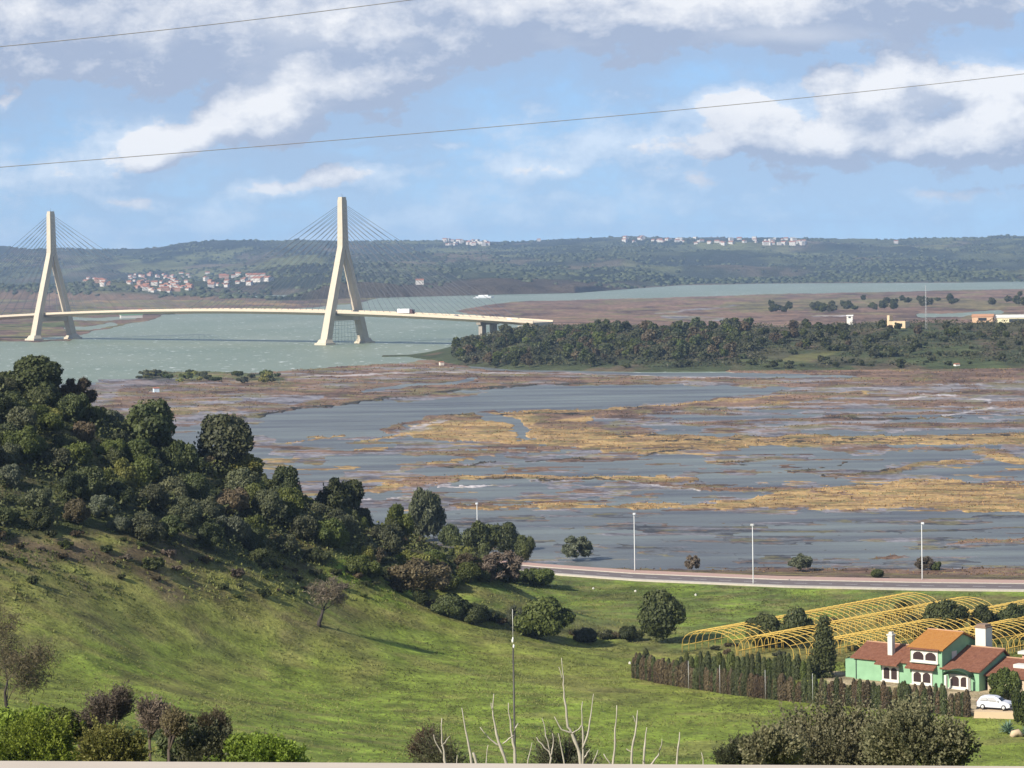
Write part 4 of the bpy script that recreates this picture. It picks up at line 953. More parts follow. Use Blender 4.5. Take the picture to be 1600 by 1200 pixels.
# --- grass tufts (nobody could count them)
nT = 60000
tx = rg.uniform(-70, 75, nT * 3); ty = rg.uniform(225, 470, nT * 3); tz = gfast(tx, ty); a, b_ = proj(tx, ty, tz)
ok = (a > -40) & (a < 1640) & (b_ > 820) & (b_ < 1230) & (ty < road_y(tx) - 17) & (rg.random(len(tx)) < (0.25 + 0.75 * smooth(.45, .6, fbm(tx / 7, ty / 7, 4, 301))))
ok &= ~in_poly(a, b_, yard)
tx, ty, tz, a, b_ = [v[ok][:nT] for v in (tx, ty, tz, a, b_)]
hgt = rg.uniform(.07, .20, len(tx)); hgt *= 1 + .7 * (b_ < 940) * (a < 620)
cs = []; 
for j in range(3):
    th = rg.uniform(0, 6.28, len(tx)); w_ = hgt * rg.uniform(.15, .5, len(tx))
    base = np.stack([tx + rg.normal(0, .12, len(tx)), ty + rg.normal(0, .12, len(tx)), tz - .03], -1)
    dv = np.stack([np.cos(th), np.sin(th), 0 * th], -1) * w_[:, None]
    top = base + np.stack([rg.normal(0, .14, len(tx)), rg.normal(0, .14, len(tx)), hgt * rg.uniform(.7, 1.2, len(tx))], -1)
    cs.append(np.stack([base - dv, base + dv, top + dv * .4, top - dv * .5], 1))
co_ = np.concatenate(cs).reshape(-1, 3); nf = len(co_) // 4
tint = np.tile(smooth(.4, .65, fbm(tx / 18, ty / 18, 3, 311)), 3)
M_GR = leaf_mat('grass_blades', (0.045, 0.060, 0.016), (0.21, 0.22, 0.065), .3)
tag(link('grass', mesh_np('grass', co_, np.arange(nf * 4).reshape(nf, 4), [M_GR], False, None, np.clip(tint * .5 + rg.random(nf) * .5, 0, 1))), 'rough tufts of pasture grass on the slope and field', 'grass', kind='stuff')

# --- reeds and rushes standing on the marsh flats
nR = 170000; ri = rg.integers(0, NY, nR); rj = rg.integers(0, NX, nR); hh_ = MARSH_H[ri, rj]; wy_ = WY[ri, rj]; bb_ = MARSH_B[ri, rj]
cl = fbm(MX[ri, rj] / 14, MY[ri, rj] / 2.2, 4, 701)
ok = (hh_ > .13) & (wy_ < 1500) & (cl > .5) & (bb_[:, 2] < .13)
ri, rj, hh_, wy_, bb_, cl = [v[ok][:60000] for v in (ri, rj, hh_, wy_, bb_, cl)]; n_ = len(ri)
sz_ = .11 + wy_ / 1500 * .40; cen = np.stack([WX[ri, rj] + rg.normal(0, .6, n_), wy_ + rg.normal(0, 1.5, n_), hh_ + sz_ * .35], -1)
nn_ = rg.normal(0, 1, (n_, 3)); nn_[:, 2] = .35 + np.abs(nn_[:, 2]) * .4; co_, f_ = leaves(cen, nn_, 1.0, 1.6, .2, rg); co_ = cen.repeat(4, 0) + (co_ - cen.repeat(4, 0)) * sz_.repeat(4)[:, None]
tag(link('reeds', mesh_np('reeds', co_, f_, [leaf_mat('leaf_reed', (.040, .034, .018), (.40, .27, .10), .1)], False, None, np.clip(bb_[:, 0] * 2.2 + rg.normal(0, .13, n_) - .02, 0, 1))), 'rushes and low bushes dotted over the marsh flats', 'reeds', kind='stuff')
# ------------------------------------------------------------------ road
M_ASPH = mat('asphalt', (0.14, 0.115, 0.11), rough=.9, scale=.8, var=.15)
M_PINK = mat('pink_paving', (0.40, 0.265, 0.215), rough=.85, scale=1.2, var=.12)
M_KERB = mat('kerb_stone', (0.42, 0.38, 0.32), rough=.85, scale=2)
M_PAINT = mat('road_paint', (0.75, 0.75, 0.72), rough=.6)
rx = np.linspace(-30, 150, 91); ry = road_y(rx)
def ribbon(name, o0, o1, z, m, thick=0.0, dash=None):
    mb = MB()
    for i in range(len(rx) - 1):
        if dash and i % 2: continue
        p = [(rx[i], ry[i] - o0, z), (rx[i], ry[i] - o1, z), (rx[i + 1], ry[i + 1] - o1, z), (rx[i + 1], ry[i + 1] - o0, z)]
        if thick: mb.hexa([(x, y, z_ - thick) for x, y, z_ in p], p)
        else: mb.add(p, [(0, 1, 2, 3)])
    return mb
tag(ribbon('road', 4.6, 12.6, 2.30, M_ASPH, .3).build('road', M_ASPH), 'two-lane asphalt road along the edge of the marsh', 'road', kind='structure')
tag(ribbon('p', -.4, 4.35, 2.42, M_PINK, .4).build('pavement', M_PINK), 'pink paved footway on the marsh side of the road', 'pavement', kind='structure')
k_ = ribbon('k', 4.36, 4.59, 2.44, M_KERB, .4); k2_ = ribbon('k', 12.61, 14.2, 2.42, M_KERB, .5); k_.add(k2_.v, k2_.f)
tag(k_.build('kerb', M_KERB), 'pale concrete kerbs and verge of the road', 'kerb', kind='structure')
ln = ribbon('l', 8.53, 8.67, 2.306, M_PAINT, 0, True)
tag(ln.build('road_marking', M_PAINT), 'dashed white centre line of the road', 'road marking', kind='structure')
M_LAMP = mat('lamp_metal', (0.55, 0.55, 0.53), rough=.4, var=.05)
def lamp(px_, foot_py, top_py, off, label):
    d_ = ray(px_, foot_py); X = onz(px_, foot_py, 2.3)[0]
    for _ in range(4): Y = float(road_y(X)) - off; X = float(d_[0] / d_[1]) * Y
    hh = (foot_py - top_py) * Y / F
    e = empty('street_lamp', (X, Y, 2.4)); sgn = -1 if off < 5 else 1
    mb = MB(); mb.tube([(0, 0, 0), (0, 0, .5), (0, 0, hh)], [.11, .09, .065], 8); mb.build('post', M_LAMP, e)
    mb = MB(); mb.tube([(0, 0, hh - .15), (0, sgn * .4, hh + .12), (0, sgn * 1.3, hh + .2)], [.05, .045, .04], 6); mb.build('arm', M_LAMP, e)
    mb = MB(); mb.hexa([(-.28, sgn * 1.1, hh + .10), (.28, sgn * 1.1, hh + .10), (.14, sgn * 1.9, hh + .16), (-.14, sgn * 1.9, hh + .16)], [(-.24, sgn * 1.1, hh + .42), (.24, sgn * 1.1, hh + .42), (.1, sgn * 1.85, hh + .26), (-.1, sgn * 1.85, hh + .26)]); mb.build('lamp_head', M_LAMP, e)
    tag(e, label, 'street lamp', 'street lamps along the road')
lamp(992, 893, 804, 1.2, 'tall white street lamp behind the road, left of three in full view')
lamp(1177, 917, 827, 13.2, 'tall white street lamp on the near side of the road, middle one of three')
lamp(1441, 907, 819, 1.2, 'tall white street lamp behind the road, rightmost')
lamp(747, 893, 808, 1.2, 'street lamp of which only the white head shows above dark bushes')
# ------------------------------------------------------------------ cable-stayed bridge
M_CONC = mat('bridge_concrete', (0.48, 0.415, 0.315), rough=.85, scale=.35, var=.18)
M_DECK = mat('deck_concrete', (0.52, 0.44, 0.33), rough=.85, scale=.08, var=.08)
M_CABLE = mat('cable', (0.10, 0.11, 0.13), rough=.6)
M_DARK = mat('dark_metal', (0.05, 0.05, 0.055), rough=.6)
T2 = Vector(onz(539, 537.5, 0)); T1 = Vector(onz(84, 531, 0)); ab = (T2 - T1).normalized(); nb = Vector((-ab.y, ab.x, 0)); SPAN = (T2 - T1).length
print('span', SPAN, ab)
bridge = empty('cable_stayed_bridge', tuple(T2))
def bw(s, n, z): v = ab * s + nb * n; return (v.x, v.y, z)      # bridge frame, s from the right-hand pylon
def dz(s): return 22.6 - 7.5e-5 * (s + 125) ** 2 if s > -420 else 22.6 - 7.5e-5 * 295 ** 2 - (-420 - s) * .04
mb = MB(); ss = list(np.arange(-640, 186, 15.0)); W = 9.2
prof = [(-W, 0.0), (-W, -.55), (-5.5, -2.3), (5.5, -2.3), (W, -.55), (W, 0.0)]
vs = [bw(s, n, dz(s) + z) for s in ss for n, z in prof]; k = len(prof)
mb.add(vs, [(i * k + j, i * k + (j + 1) % k, (i + 1) * k + (j + 1) % k, (i + 1) * k + j) for i in range(len(ss) - 1) for j in range(k)] + [tuple(range(k)), tuple((len(ss) - 1) * k + j for j in range(k))][::1])
mb.build('deck', M_DECK, bridge)
for sgn in (-1, 1):
    mb = MB()
    for i in range(len(ss) - 1):
        a, b_ = ss[i], ss[i + 1]
        mb.hexa([bw(a, sgn * (W - .35), dz(a) + .01), bw(a, sgn * (W + .02), dz(a) + .01), bw(b_, sgn * (W + .02), dz(b_) + .01), bw(b_, sgn * (W - .35), dz(b_) + .01)],
                [bw(a, sgn * (W - .35), dz(a) + 1.0), bw(a, sgn * (W + .02), dz(a) + 1.0), bw(b_, sgn * (W + .02), dz(b_) + 1.0), bw(b_, sgn * (W - .35), dz(b_) + 1.0)])
    mb.build('parapet', M_DECK, bridge)
def rect(s, n, z, hs, hn): return [bw(s - hs, n - hn, z), bw(s + hs, n - hn, z), bw(s + hs, n + hn, z), bw(s - hs, n + hn, z)]
def pylon(s0, top, base):
    e = empty('pylon', (0, 0, 0)); e.parent = bridge
    jz = 60.0
    for sg in (-1, 1):
        mb = MB(); lv = [(0, 17.4, 3.3, 2.5), (20, 12.8, 2.9, 2.1), (jz, 2.35, 2.6, 1.85), (jz + 6, 1.35, 2.5, 1.3)]
        for a, b_ in zip(lv[:-1], lv[1:]):
            mb.hexa(rect(s0, sg * a[1], a[0], a[2], a[3]), rect(s0, sg * b_[1], b_[0], b_[2], b_[3]))
        mb.build('leg', M_CONC, e)
        mb = MB(); mb.hexa(rect(s0, sg * 17.9, base - 1, 6.0, 4.6), rect(s0, sg * 17.9, base + 1.3, 5.6, 4.2)); mb.hexa(rect(s0, sg * 17.7, base + 1.31, 4.6, 3.6), rect(s0, sg * 17.3, base + 3.6, 3.5, 2.7))
        mb.build('footing', M_CONC, e)
    mb = MB(); mb.hexa(rect(s0, 0, jz + 3, 2.55, 2.9), rect(s0, 0, jz + 14, 2.5, 2.55)); mb.hexa(rect(s0, 0, jz + 14, 2.5, 2.55), rect(s0, 0, top - 2, 2.2, 2.2)); mb.hexa(rect(s0, 0, top - 2, 2.0, 2.0), rect(s0, 0, top, 1.9, 1.9))
    mb.build('shaft', M_CONC, e)
    mb = MB(); z = dz(s0) - 2.4; mb.hexa(rect(s0, 0, z - 3.2, 2.2, 13.2), rect(s0, 0, z, 2.2, 12.3)); mb.build('cross_beam', M_CONC, e)
    mb = MB(); mb.tube([bw(s0, 0, top), bw(s0, 0, top + 2.2)], .08, 5); mb.build('mast', M_DARK, e)
    return e
pylon(0, 98.4, 0); pylon(-SPAN, 96.5, .3)
# light lattice screen between the legs under the deck of the nearer pylon
mb = MB()
for i in range(9): n = -11.5 + i * 2.9; mb.tube([bw(0, n, 1.0), bw(0, n * .93, 15.6)], .10, 4)
for i in range(6): z = 2.2 + i * 2.6; w_ = 13.4 - z * .1; mb.tube([bw(0, -w_, z), bw(0, w_, z)], .09, 4)
mb.build('lattice_screen', mat('screen_steel', (.45, .52, .50)), bridge)
for s0, top in ((0, 98.4), (-SPAN, 96.5)):
    for i in range(12):
        for sd_ in (-1, 1):
            for pl in (-1, 1):
                sdk = s0 + sd_ * (17 + i * 12.6); zt = 66.5 + i * 2.42
                mb = MB(); mb.tube([bw(s0 + sd_ * 2.2, pl * .9, zt), bw(sdk, pl * 8.5, dz(sdk) + .6)], .15, 4, cap=False); mb.build('stay_cable', M_CABLE, bridge)
for s0, zb in ((136, -1), (-SPAN - 140, -1), (-SPAN - 200, 0), (-SPAN - 270, 0)):
    e = MB()
    for n in (-5, 5): e.hexa(rect(s0, n, zb, 1.6, 1.8), rect(s0, n, dz(s0) - 3.8, 1.6, 1.8))
    e.hexa(rect(s0, 0, dz(s0) - 3.79, 1.9, 8.2), rect(s0, 0, dz(s0) - 2.3, 1.9, 8.6)); e.build('pier', mat('pier_concrete', (.30, .26, .21)) if s0 == 136 else M_CONC, bridge)
mb = MB(); mb.hexa(rect(180, 0, 4, 9, 10), rect(178, 0, dz(180) - 2.31, 6, 9.5)); mb.build('abutment', M_CONC, bridge)
tag(bridge, 'pale cable-stayed road bridge with two tall A-shaped pylons over the river', 'bridge')
def onbridge(s, n): v = T2 + ab * s + nb * n; return (v.x, v.y, dz(s) + .02)
RZB = math.atan2(ab.y, ab.x)
M_WHITE = mat('white_paint', (0.78, 0.78, 0.76), rough=.45, var=.04)
M_GLASS = mat('dark_glass', (0.02, 0.025, 0.03), rough=.35, spec=.3)
M_TYRE = mat('tyre', (0.02, 0.02, 0.02), rough=.9)
def wheels(e, xs, ys, r, w_, rim=True):
    for x in xs:
        for y in ys:
            q = MB(); q.tube([(x, y - w_ / 2, r), (x, y + w_ / 2, r)], r, 16); t_ = q.build('wheel', M_TYRE, e)
            if rim: q = MB(); sy = 1 if y > 0 else -1; q.tube([(x, y + sy * (w_ / 2 + .005), r), (x, y + sy * (w_ / 2 + .03), r)], r * .62, 12); q.build('rim', M_LAMP, t_)
# lorry
e = empty('lorry', onbridge(66, -5.2), RZB)
mb = MB(); mb.box(-7.2, 4.2, -1.25, 1.25, 1.25, 3.9); mb.build('trailer', M_WHITE, e)
mb = MB(); mb.box(4.7, 6.9, -1.2, 1.2, .8, 3.5); mb.box(6.9, 7.1, -1.15, 1.15, .8, 2.2); mb.build('cab', mat('cab_red', (.09, .05, .05)), e)
mb = MB(); mb.box(6.895, 6.93, -1.05, 1.05, 2.25, 3.3); mb.build('windscreen', M_GLASS, e)
mb = MB(); mb.box(-7.0, 6.6, -.5, .5, .75, 1.24); mb.build('chassis', M_DARK, e)
wheels(e, (-5.8, -4.5, -3.2, 3.5, 5.9), (-1.05, 1.05), .5, .3, False)
tag(e, 'white articulated lorry driving on the bridge deck right of the nearer pylon', 'lorry')
def car_mesh(e, body, s=1.0, simple=False):
    """hatchback, nose towards +x, 4.1 m"""
    pr_ = [(-2.0, .35), (-2.03, .75), (-1.9, .95), (-1.55, 1.38), (-.9, 1.47), (.1, 1.45), (.55, 1.28), (1.0, .98), (1.65, .88), (2.0, .70), (2.05, .38), (1.72, .28), (-1.75, .28)]
    mb = MB(); ys = [(-.80, 0), (.80, 0)]
    def wy(z): return .82 if z < .95 else .82 - (z - .95) * .42
    L_ = [(x, -wy(z), z) for x, z in pr_]; R_ = [(x, wy(z), z) for x, z in pr_]; n = len(pr_)
    mb.add(L_ + R_, [tuple(range(n))[::-1], tuple(range(n, 2 * n))] + [(i, (i + 1) % n, n + (i + 1) % n, n + i) for i in range(n)])
    b = mb.build('body', body, e)
    if simple: return
    for sy in (-1, 1):
        mb = MB()
        for xs in (((-1.62, 1.0), (-1.38, 1.34), (-.78, 1.39), (-.72, 1.0)), ((-.64, 1.0), (-.70, 1.39), (.02, 1.38), (.62, 1.0))):
            q = [(x, sy * (wy(z) + .05), z) for x, z in xs]; mb.add(q, [(0, 1, 2, 3)])
        mb.build('side_window', M_GLASS, e)
        mb = MB(); mb.box(1.80, 2.02, sy * .62 - .14, sy * .62 + .14, .60, .74); mb.build('headlight', M_GLASS, e)
        mb = MB(); mb.box(-2.045, -1.98, sy * .66 - .09, sy * .66 + .09, .70, .92); mb.build('tail_light', mat('red_lens', (.4, .03, .02), rough=.3), e)
        mb = MB(); mb.box(.48, .62, sy * .90 - .09, sy * .90 + .09, .98, 1.10); mb.build('wing_mirror', body, e)
    mb = MB(); mb.add([(.58, -.62, 1.275), (.58, .62, 1.275), (.99, .72, 1.00), (.99, -.72, 1.00)], [(0, 1, 2, 3)]); 
    for i in range(4): mb.v[i] = (mb.v[i][0] + .012, mb.v[i][1], mb.v[i][2] + .018)
    mb.build('windscreen', M_GLASS, e)
    mb = MB(); mb.add([(-1.57, -.60, 1.36), (-1.57, .60, 1.36), (-1.88, .72, 1.0), (-1.88, -.72, 1.0)], [(0, 1, 2, 3)])
    for i in range(4): mb.v[i] = (mb.v[i][0] - .02, mb.v[i][1], mb.v[i][2] + .01)
    mb.build('rear_window', M_GLASS, e)
    mb = MB(); mb.box(2.03, 2.09, -.75, .75, .36, .50); mb.box(-2.09, -2.02, -.75, .75, .36, .50); mb.build('bumper', M_TYRE, e)
    wheels(e, (-1.25, 1.28), (-.74, .74), .30, .2)
for s_, cl, lab in ((112, (.25, .22, .2), 'small grey car on the bridge deck right of the lorry'), (160, (.7, .7, .7), 'small white car on the bridge deck near its right end'), (-215, (.5, .1, .08), 'small red car on the bridge deck between the pylons')):
    e = empty('car', onbridge(s_, -4), RZB); car_mesh(e, mat('car_paint', cl, rough=.3), simple=True); wheels(e, (-1.25, 1.28), (-.74, .74), .30, .2, False); tag(e, lab, 'car')

# ------------------------------------------------------------------ trees of the wooded rise and far bank
FARC = []
for i in range(5):
    rg2 = np.random.default_rng(800 + i); rx_, rz_ = [(3.4, 2.8), (3.0, 3.6), (4.2, 2.4), (2.8, 3.2), (3.8, 3.0)][i]
    FARC.append(crown('crown', [(x, y, z + .8, r) for x, y, z, r in lobes_for(rx_, rx_, rz_, 12, rg2, lo=.3, hi=.5)], 750, .95, LM['dark'], 830 + i, shell=.2))
FART = MB(); FART.tube([(0, 0, -.5), (0, 0, 2.5)], [.3, .2], 5); FART = FART.mesh('trunk', [M_BARK])
FT_N = [0]; SURPLUS = []
def far_tree(loc, s, colr, label, group, ci=None):
    FT_N[0] += 1
    if FT_N[0] > 285 or 'flats' in group: SURPLUS.append((loc, s, colr)); return
    e = empty('tree', loc, random.uniform(0, 6.28)); e.scale = (s, s, s * random.uniform(.85, 1.15))
    c = link('crown', FARC[random.randrange(5) if ci is None else ci], e); set_leaf(c, colr); link('trunk', FART, e); return tag(e, label, 'tree', group)
def isl_p(x, y):
    return onsurf(x, y, isl_z, 1250, 1900, 1400)
rg = np.random.default_rng(77); pts = []
def wood(n, region, dmin, smin, smax, cols, lab, group, fn=isl_p, ct=None):
    k = 0; tr = 0
    xs = [p[0] for p in region]; ys = [p[1] for p in region]
    while k < n and tr < n * 30:
        tr += 1; x = rg.uniform(min(xs), max(xs)); y = rg.uniform(min(ys), max(ys))
        if not ipoly(x, y, region): continue
        p = fn(x, y)
        if p is None: continue
        s = rg.uniform(smin, smax)
        if any((p[0] - q[0]) ** 2 + (p[1] - q[1]) ** 2 < (dmin * (s + q[2])) ** 2 for q in pts): continue
        pts.append((p[0], p[1], s)); c = str(rg.choice(cols)); far_tree(p, s, c, {'dark': 'dark', 'olive': 'dull olive', 'brown': 'brownish', 'green': 'green', 'grey': 'grey-green'}[c] + lab, group); k += 1
    return k
wood(120, [(716, 574), (712, 545), (760, 518), (830, 514), (900, 520), (960, 540), (950, 572), (800, 578)], 1.15, .5, 1.0, ['dark', 'olive', 'olive', 'brown', 'green'], ' tree at the left tip of the wooded rise by the river', 'trees at the left tip of the rise')
wood(170, [(870, 534), (905, 512), (1050, 512), (1170, 512), (1180, 545), (1130, 572), (960, 560), (880, 545)], 1.15, .55, 1.1, ['dark', 'dark', 'olive', 'olive', 'brown', 'green'], ' tree on the middle of the wooded rise', 'trees on the middle of the rise')
wood(64, [(1170, 512), (1330, 512), (1440, 516), (1600, 520), (1700, 520), (1700, 536), (1450, 532), (1320, 548), (1190, 545)], 1.3, .45, .95, ['dark', 'dark', 'olive', 'green', 'brown'], ' tree along the top of the rise on its right side', 'trees along the right top of the rise')
wood(18, [(1180, 575), (1320, 548), (1600, 540), (1700, 570), (1200, 580)], 3, .4, .8, ['dark', 'dark', 'olive'], ' bushy tree alone on the open green flank of the rise', 'lone trees on the flank of the rise')
for i in range(170):
    x = rg.uniform(720, 1700); y = rg.uniform(528, 576); p = isl_p(x, y)
    if p: 
        o = link('low_shrub', LOW[int(rg.integers(4))], None, p); s = rg.uniform(.5, 1.3); o.scale = (s, s, s); k = str(rg.choice(['olive', 'dark', 'dark'])); set_leaf(o, k)
        tag(o, {'olive': 'dull olive', 'brown': 'brown', 'dark': 'dark'}[k] + ' low shrub on the flank of the wooded rise', 'shrub', 'shrubs on the flank of the rise')
# continuous low scrub over the rise
nS = 150000; sx_ = rg.uniform(-60, 420, nS); sy_ = rg.uniform(1300, 1790, nS); sz_ = isl_z(sx_, sy_); sa, sb = proj(sx_, sy_, sz_)
cl = fbm(sx_ / 9, sy_ / 9, 4, 601); open_ = in_poly(sa, sb, [(1185, 574), (1240, 553), (1290, 548), (1330, 548), (1270, 566), (1240, 577)])
th_ = np.where(sa > 1190, .53, .46); ok = (sz_ > 1.6) & (sa > 705) & (sa < 1680) & (cl > th_) & ~open_
sx_, sy_, sz_, cl, th_ = [v[ok] for v in (sx_, sy_, sz_, cl, th_)]; n_ = len(sx_)
cen = np.stack([sx_, sy_, sz_ + smooth(0, .22, cl - th_) * 3.0 * rg.random(n_) ** .6], -1); co_, f_ = leaves(cen, np.tile([-.1, -.3, 1.0], (n_, 1)), .95, 1.4, .7, rg)
tag(link('scrub', mesh_np('scrub', co_, f_, [leaf_mat('leaf_scrub', (.032, .036, .016), (.105, .100, .042), .15)], False, None, np.clip(fbm(sx_ / 14, sy_ / 14, 3, 607) + rg.normal(0, .22, n_), 0, 1))), 'low olive scrub covering the rise', 'scrub', kind='stuff')
flat0 = lambda x, y: onz(x, y, .8)
pts = []
wood(44, [(1190, 490), (1210, 476), (1300, 470), (1450, 468), (1500, 474), (1440, 488), (1300, 490)], 1.3, .8, 1.4, ['dark', 'dark', 'olive', 'green'], ' tree in the grove on the flats beyond the wooded rise', 'grove on the flats', flat0)
wood(26, [(1540, 482), (1560, 466), (1700, 458), (1700, 480)], 1.3, .8, 1.4, ['dark', 'dark', 'olive'], ' tree in the grove at the far right edge of the flats', 'grove at the right edge of the flats', flat0)
cc, ff, vv, mi_l = [], [], [], []; kk = 0; keys = ['dark', 'olive', 'brown', 'green', 'grey']
for (loc, s, colr) in SURPLUS:
    me = FARC[random.randrange(5)]; n_ = len(me.vertices); a = np.empty(n_ * 3, np.float32); me.vertices.foreach_get('co', a); a = a.reshape(-1, 3) * s * np.array([1, 1, random.uniform(.85, 1.15)])
    th = random.uniform(0, 6.28); c_, s_ = math.cos(th), math.sin(th); a = np.stack([a[:, 0] * c_ - a[:, 1] * s_, a[:, 0] * s_ + a[:, 1] * c_, a[:, 2]], -1) + np.array(loc)
    cc.append(a); ff.append(np.arange(n_).reshape(-1, 4) + kk); kk += n_; vv.append(np.random.rand(n_ // 4)); mi_l.append(np.full(n_ // 4, keys.index(colr)))
tag(link('grove', mesh_np('grove', np.concatenate(cc), np.concatenate(ff), [LM[k] for k in keys], False, np.concatenate(mi_l), np.concatenate(vv))), 'far off groves on the flats and rise', 'grove', kind='stuff')
for i in range(34):                                    # shrubs on the spit
    x = rg.uniform(215, 440); y = np.interp(x, [215, 440], [592, 594]) + rg.uniform(-7, 5); p = onz(x, y, .8)
    o = link('low_shrub', LOW[int(rg.integers(4))], None, p); s = rg.uniform(.7, 1.6); o.scale = (s, s, s); k = str(rg.choice(['green', 'yellow', 'olive'])); set_leaf(o, k)
    tag(o, {'olive': 'dull olive', 'yellow': 'yellow-green', 'green': 'green'}[k] + ' shrub on the spit between river and marsh', 'shrub', 'shrubs on the river spit')
# distant woodland on the hills: a mass no one can count
n = 26000
u = rg.uniform(-150, 1750, n); T = rg.uniform(.015, .93, n) ** 1.0; yb = np.interp(u, hu, Yb); Y = yb + (10500 - yb) * T ** 1.25; X = (u - 800) / F * Y
keep = (fbm(X / 230, Y / 420, 5, 207) * .5 + fbm(X / 90, Y / 200, 4, 402) * .5) + rg.normal(0, .06, n) > .50
X, Y = X[keep], Y[keep]; Z = hill_z(X, Y); n = len(X); r = rg.uniform(2.4, 5.6, n)
base_v = np.array([[math.cos(a) * w_, math.sin(a) * w_, z] for w_, z in ((.8, -.3), (1.0, .35), (.62, .85)) for a in np.linspace(0, 2 * math.pi, 6)[:-1]] + [[0, 0, 1.05]])
bf = []
for l in (0, 1):
    for k in range(5): bf.append((l * 5 + k, l * 5 + (k + 1) % 5, (l + 1) * 5 + (k + 1) % 5)); bf.append((l * 5 + k, (l + 1) * 5 + (k + 1) % 5, (l + 1) * 5 + k))
for k in range(5): bf.append((10 + k, 10 + (k + 1) % 5, 15))
bf = np.array(bf); nv = len(base_v)
co_ = base_v[None] * (r[:, None] * np.array([[1.25, 1.25, .8]]))[:, None, :] * rg.uniform(.7, 1.3, (n, nv, 1)) + np.stack([X, Y, Z], -1)[:, None, :]
fa = (bf[None] + (np.arange(n) * nv)[:, None, None]).reshape(-1, 3)
tag(link('woodland', mesh_np('woodland', co_.reshape(-1, 3), fa, [leaf_mat('far_wood', (.018, .026, .012), (.060, .070, .030), 0)], True, None, np.repeat(rg.random(n), len(bf)))), 'scattered dark woodland over the far hills', 'woodland', kind='stuff')

# ------------------------------------------------------------------ small buildings far off
M_LIME = mat('limewash', (0.52, 0.49, 0.44), var=.08, scale=.5); M_SALMON = mat('salmon_render', (0.38, 0.24, 0.18), var=.1, scale=.5)
M_RTILE = mat('far_roof_tile', (0.30, 0.13, 0.08), var=.25, scale=.5); M_WIN = mat('window_dark', (0.03, 0.035, 0.04), rough=.2)
def small_house(w_, d_, h_, rise, walls, roof, win=True):
    mb = MB(); mb.box(-w_ / 2, w_ / 2, -d_ / 2, d_ / 2, -3, h_, 0)
    mb.add([(-w_ / 2, -d_ / 2, h_), (-w_ / 2, d_ / 2, h_), (-w_ / 2, 0, h_ + rise), (w_ / 2, -d_ / 2, h_), (w_ / 2, d_ / 2, h_), (w_ / 2, 0, h_ + rise)], [(0, 2, 1), (3, 4, 5)], 0)
    o = .4; hz_ = h_ - o * rise / (d_ / 2)
    for sg in (-1, 1):
        a = [(-w_ / 2 - o, sg * (d_ / 2 + o), hz_ + .02), (w_ / 2 + o, sg * (d_ / 2 + o), hz_ + .02), (w_ / 2 + o, 0, h_ + rise + .02), (-w_ / 2 - o, 0, h_ + rise + .02)]
        mb.hexa(a, [(x, y, z + .18) for x, y, z in a], 1)
    if win:
        for x in np.linspace(-w_ / 2 + 1.5, w_ / 2 - 1.5, max(2, int(w_ / 3))):
            for sg in (-1, 1): mb.box(x - .45, x + .45, sg * d_ / 2 - .03, sg * d_ / 2 + .03, 1.0, 2.3, 2)
    return mb.mesh('house', [walls, roof, M_WIN])
HM = [small_house(11, 8, 5.5, 1.8, M_LIME, M_RTILE), small_house(9, 7, 3.2, 1.6, M_LIME, M_RTILE), small_house(14, 8, 6, 2, M_SALMON, M_RTILE), small_house(20, 9, 4, 2.0, M_LIME, M_RTILE), small_house(10, 8, 6, .5, M_LIME, M_LIME)]
def hp(x, y):
    return onsurf(x, y, hill_z, 4250, 10400, 4000)
hn_ = 0
def village(n, x0, x1, y0, y1, hs, s0, s1, lab, group, poly=None):
    global hn_
    for i in range(n):
        x = rg.uniform(x0, x1); y = rg.uniform(y0, y1); p = hp(x, y)
        if p is None: continue
        o = link('house', HM[int(rg.choice(hs))], None, (p[0], p[1], p[2] + .5)); s = rg.uniform(s0, s1); o.scale = (s, s, s); o.rotation_euler.z = rg.uniform(-1.2, .4)
        tag(o, lab, 'house', group); hn_ += 1
village(13, 132, 172, 436, 449, [2, 0, 1], .7, 1.1, 'house of the small cluster on the far bank right of the left pylon', 'houses of the left cluster on the far bank')
village(70, 200, 298, 428, 457, [0, 1, 1, 1, 2], .6, 1.0, 'white and salmon house of the large village on the far bank', 'houses of the large far village')
village(22, 322, 400, 428, 450, [0, 1, 2], .65, 1.0, 'house of the village on the far bank behind the bridge cables', 'houses of the village behind the cables')
village(6, 395, 430, 428, 442, [0, 3], 1.0, 1.6, 'pale house at the right end of the far bank villages', 'houses at the right end of the far villages')
village(44, 695, 762, 376, 384, [0, 4, 4, 1], .6, 1.3, 'white building of the hilltop town on the skyline', 'buildings of the hilltop town')
village(20, 975, 1070, 373, 379, [4, 0, 1], .8, 1.5, 'white building in the scattered row on the skyline', 'white buildings scattered along the skyline')
village(34, 1085, 1260, 374, 384, [4, 0, 1], .8, 1.6, 'white building of the right-hand hamlet near the skyline', 'buildings of the right-hand hamlet')
for x, y, lab in ((656, 453, 'single white house low on the brown headland across the river'), (842, 377, 'lone white tower block on the skyline'), (1400, 380, 'lone white house far right near the skyline')):
    p = hp(x, y); o = link('house', HM[0], None, (p[0], p[1], p[2] + .5)); o.scale = (1.1,) * 3; tag(o, lab, 'house')
# bare cutting / quarry road near the villages: pale slope
p0 = hp(345, 462); 
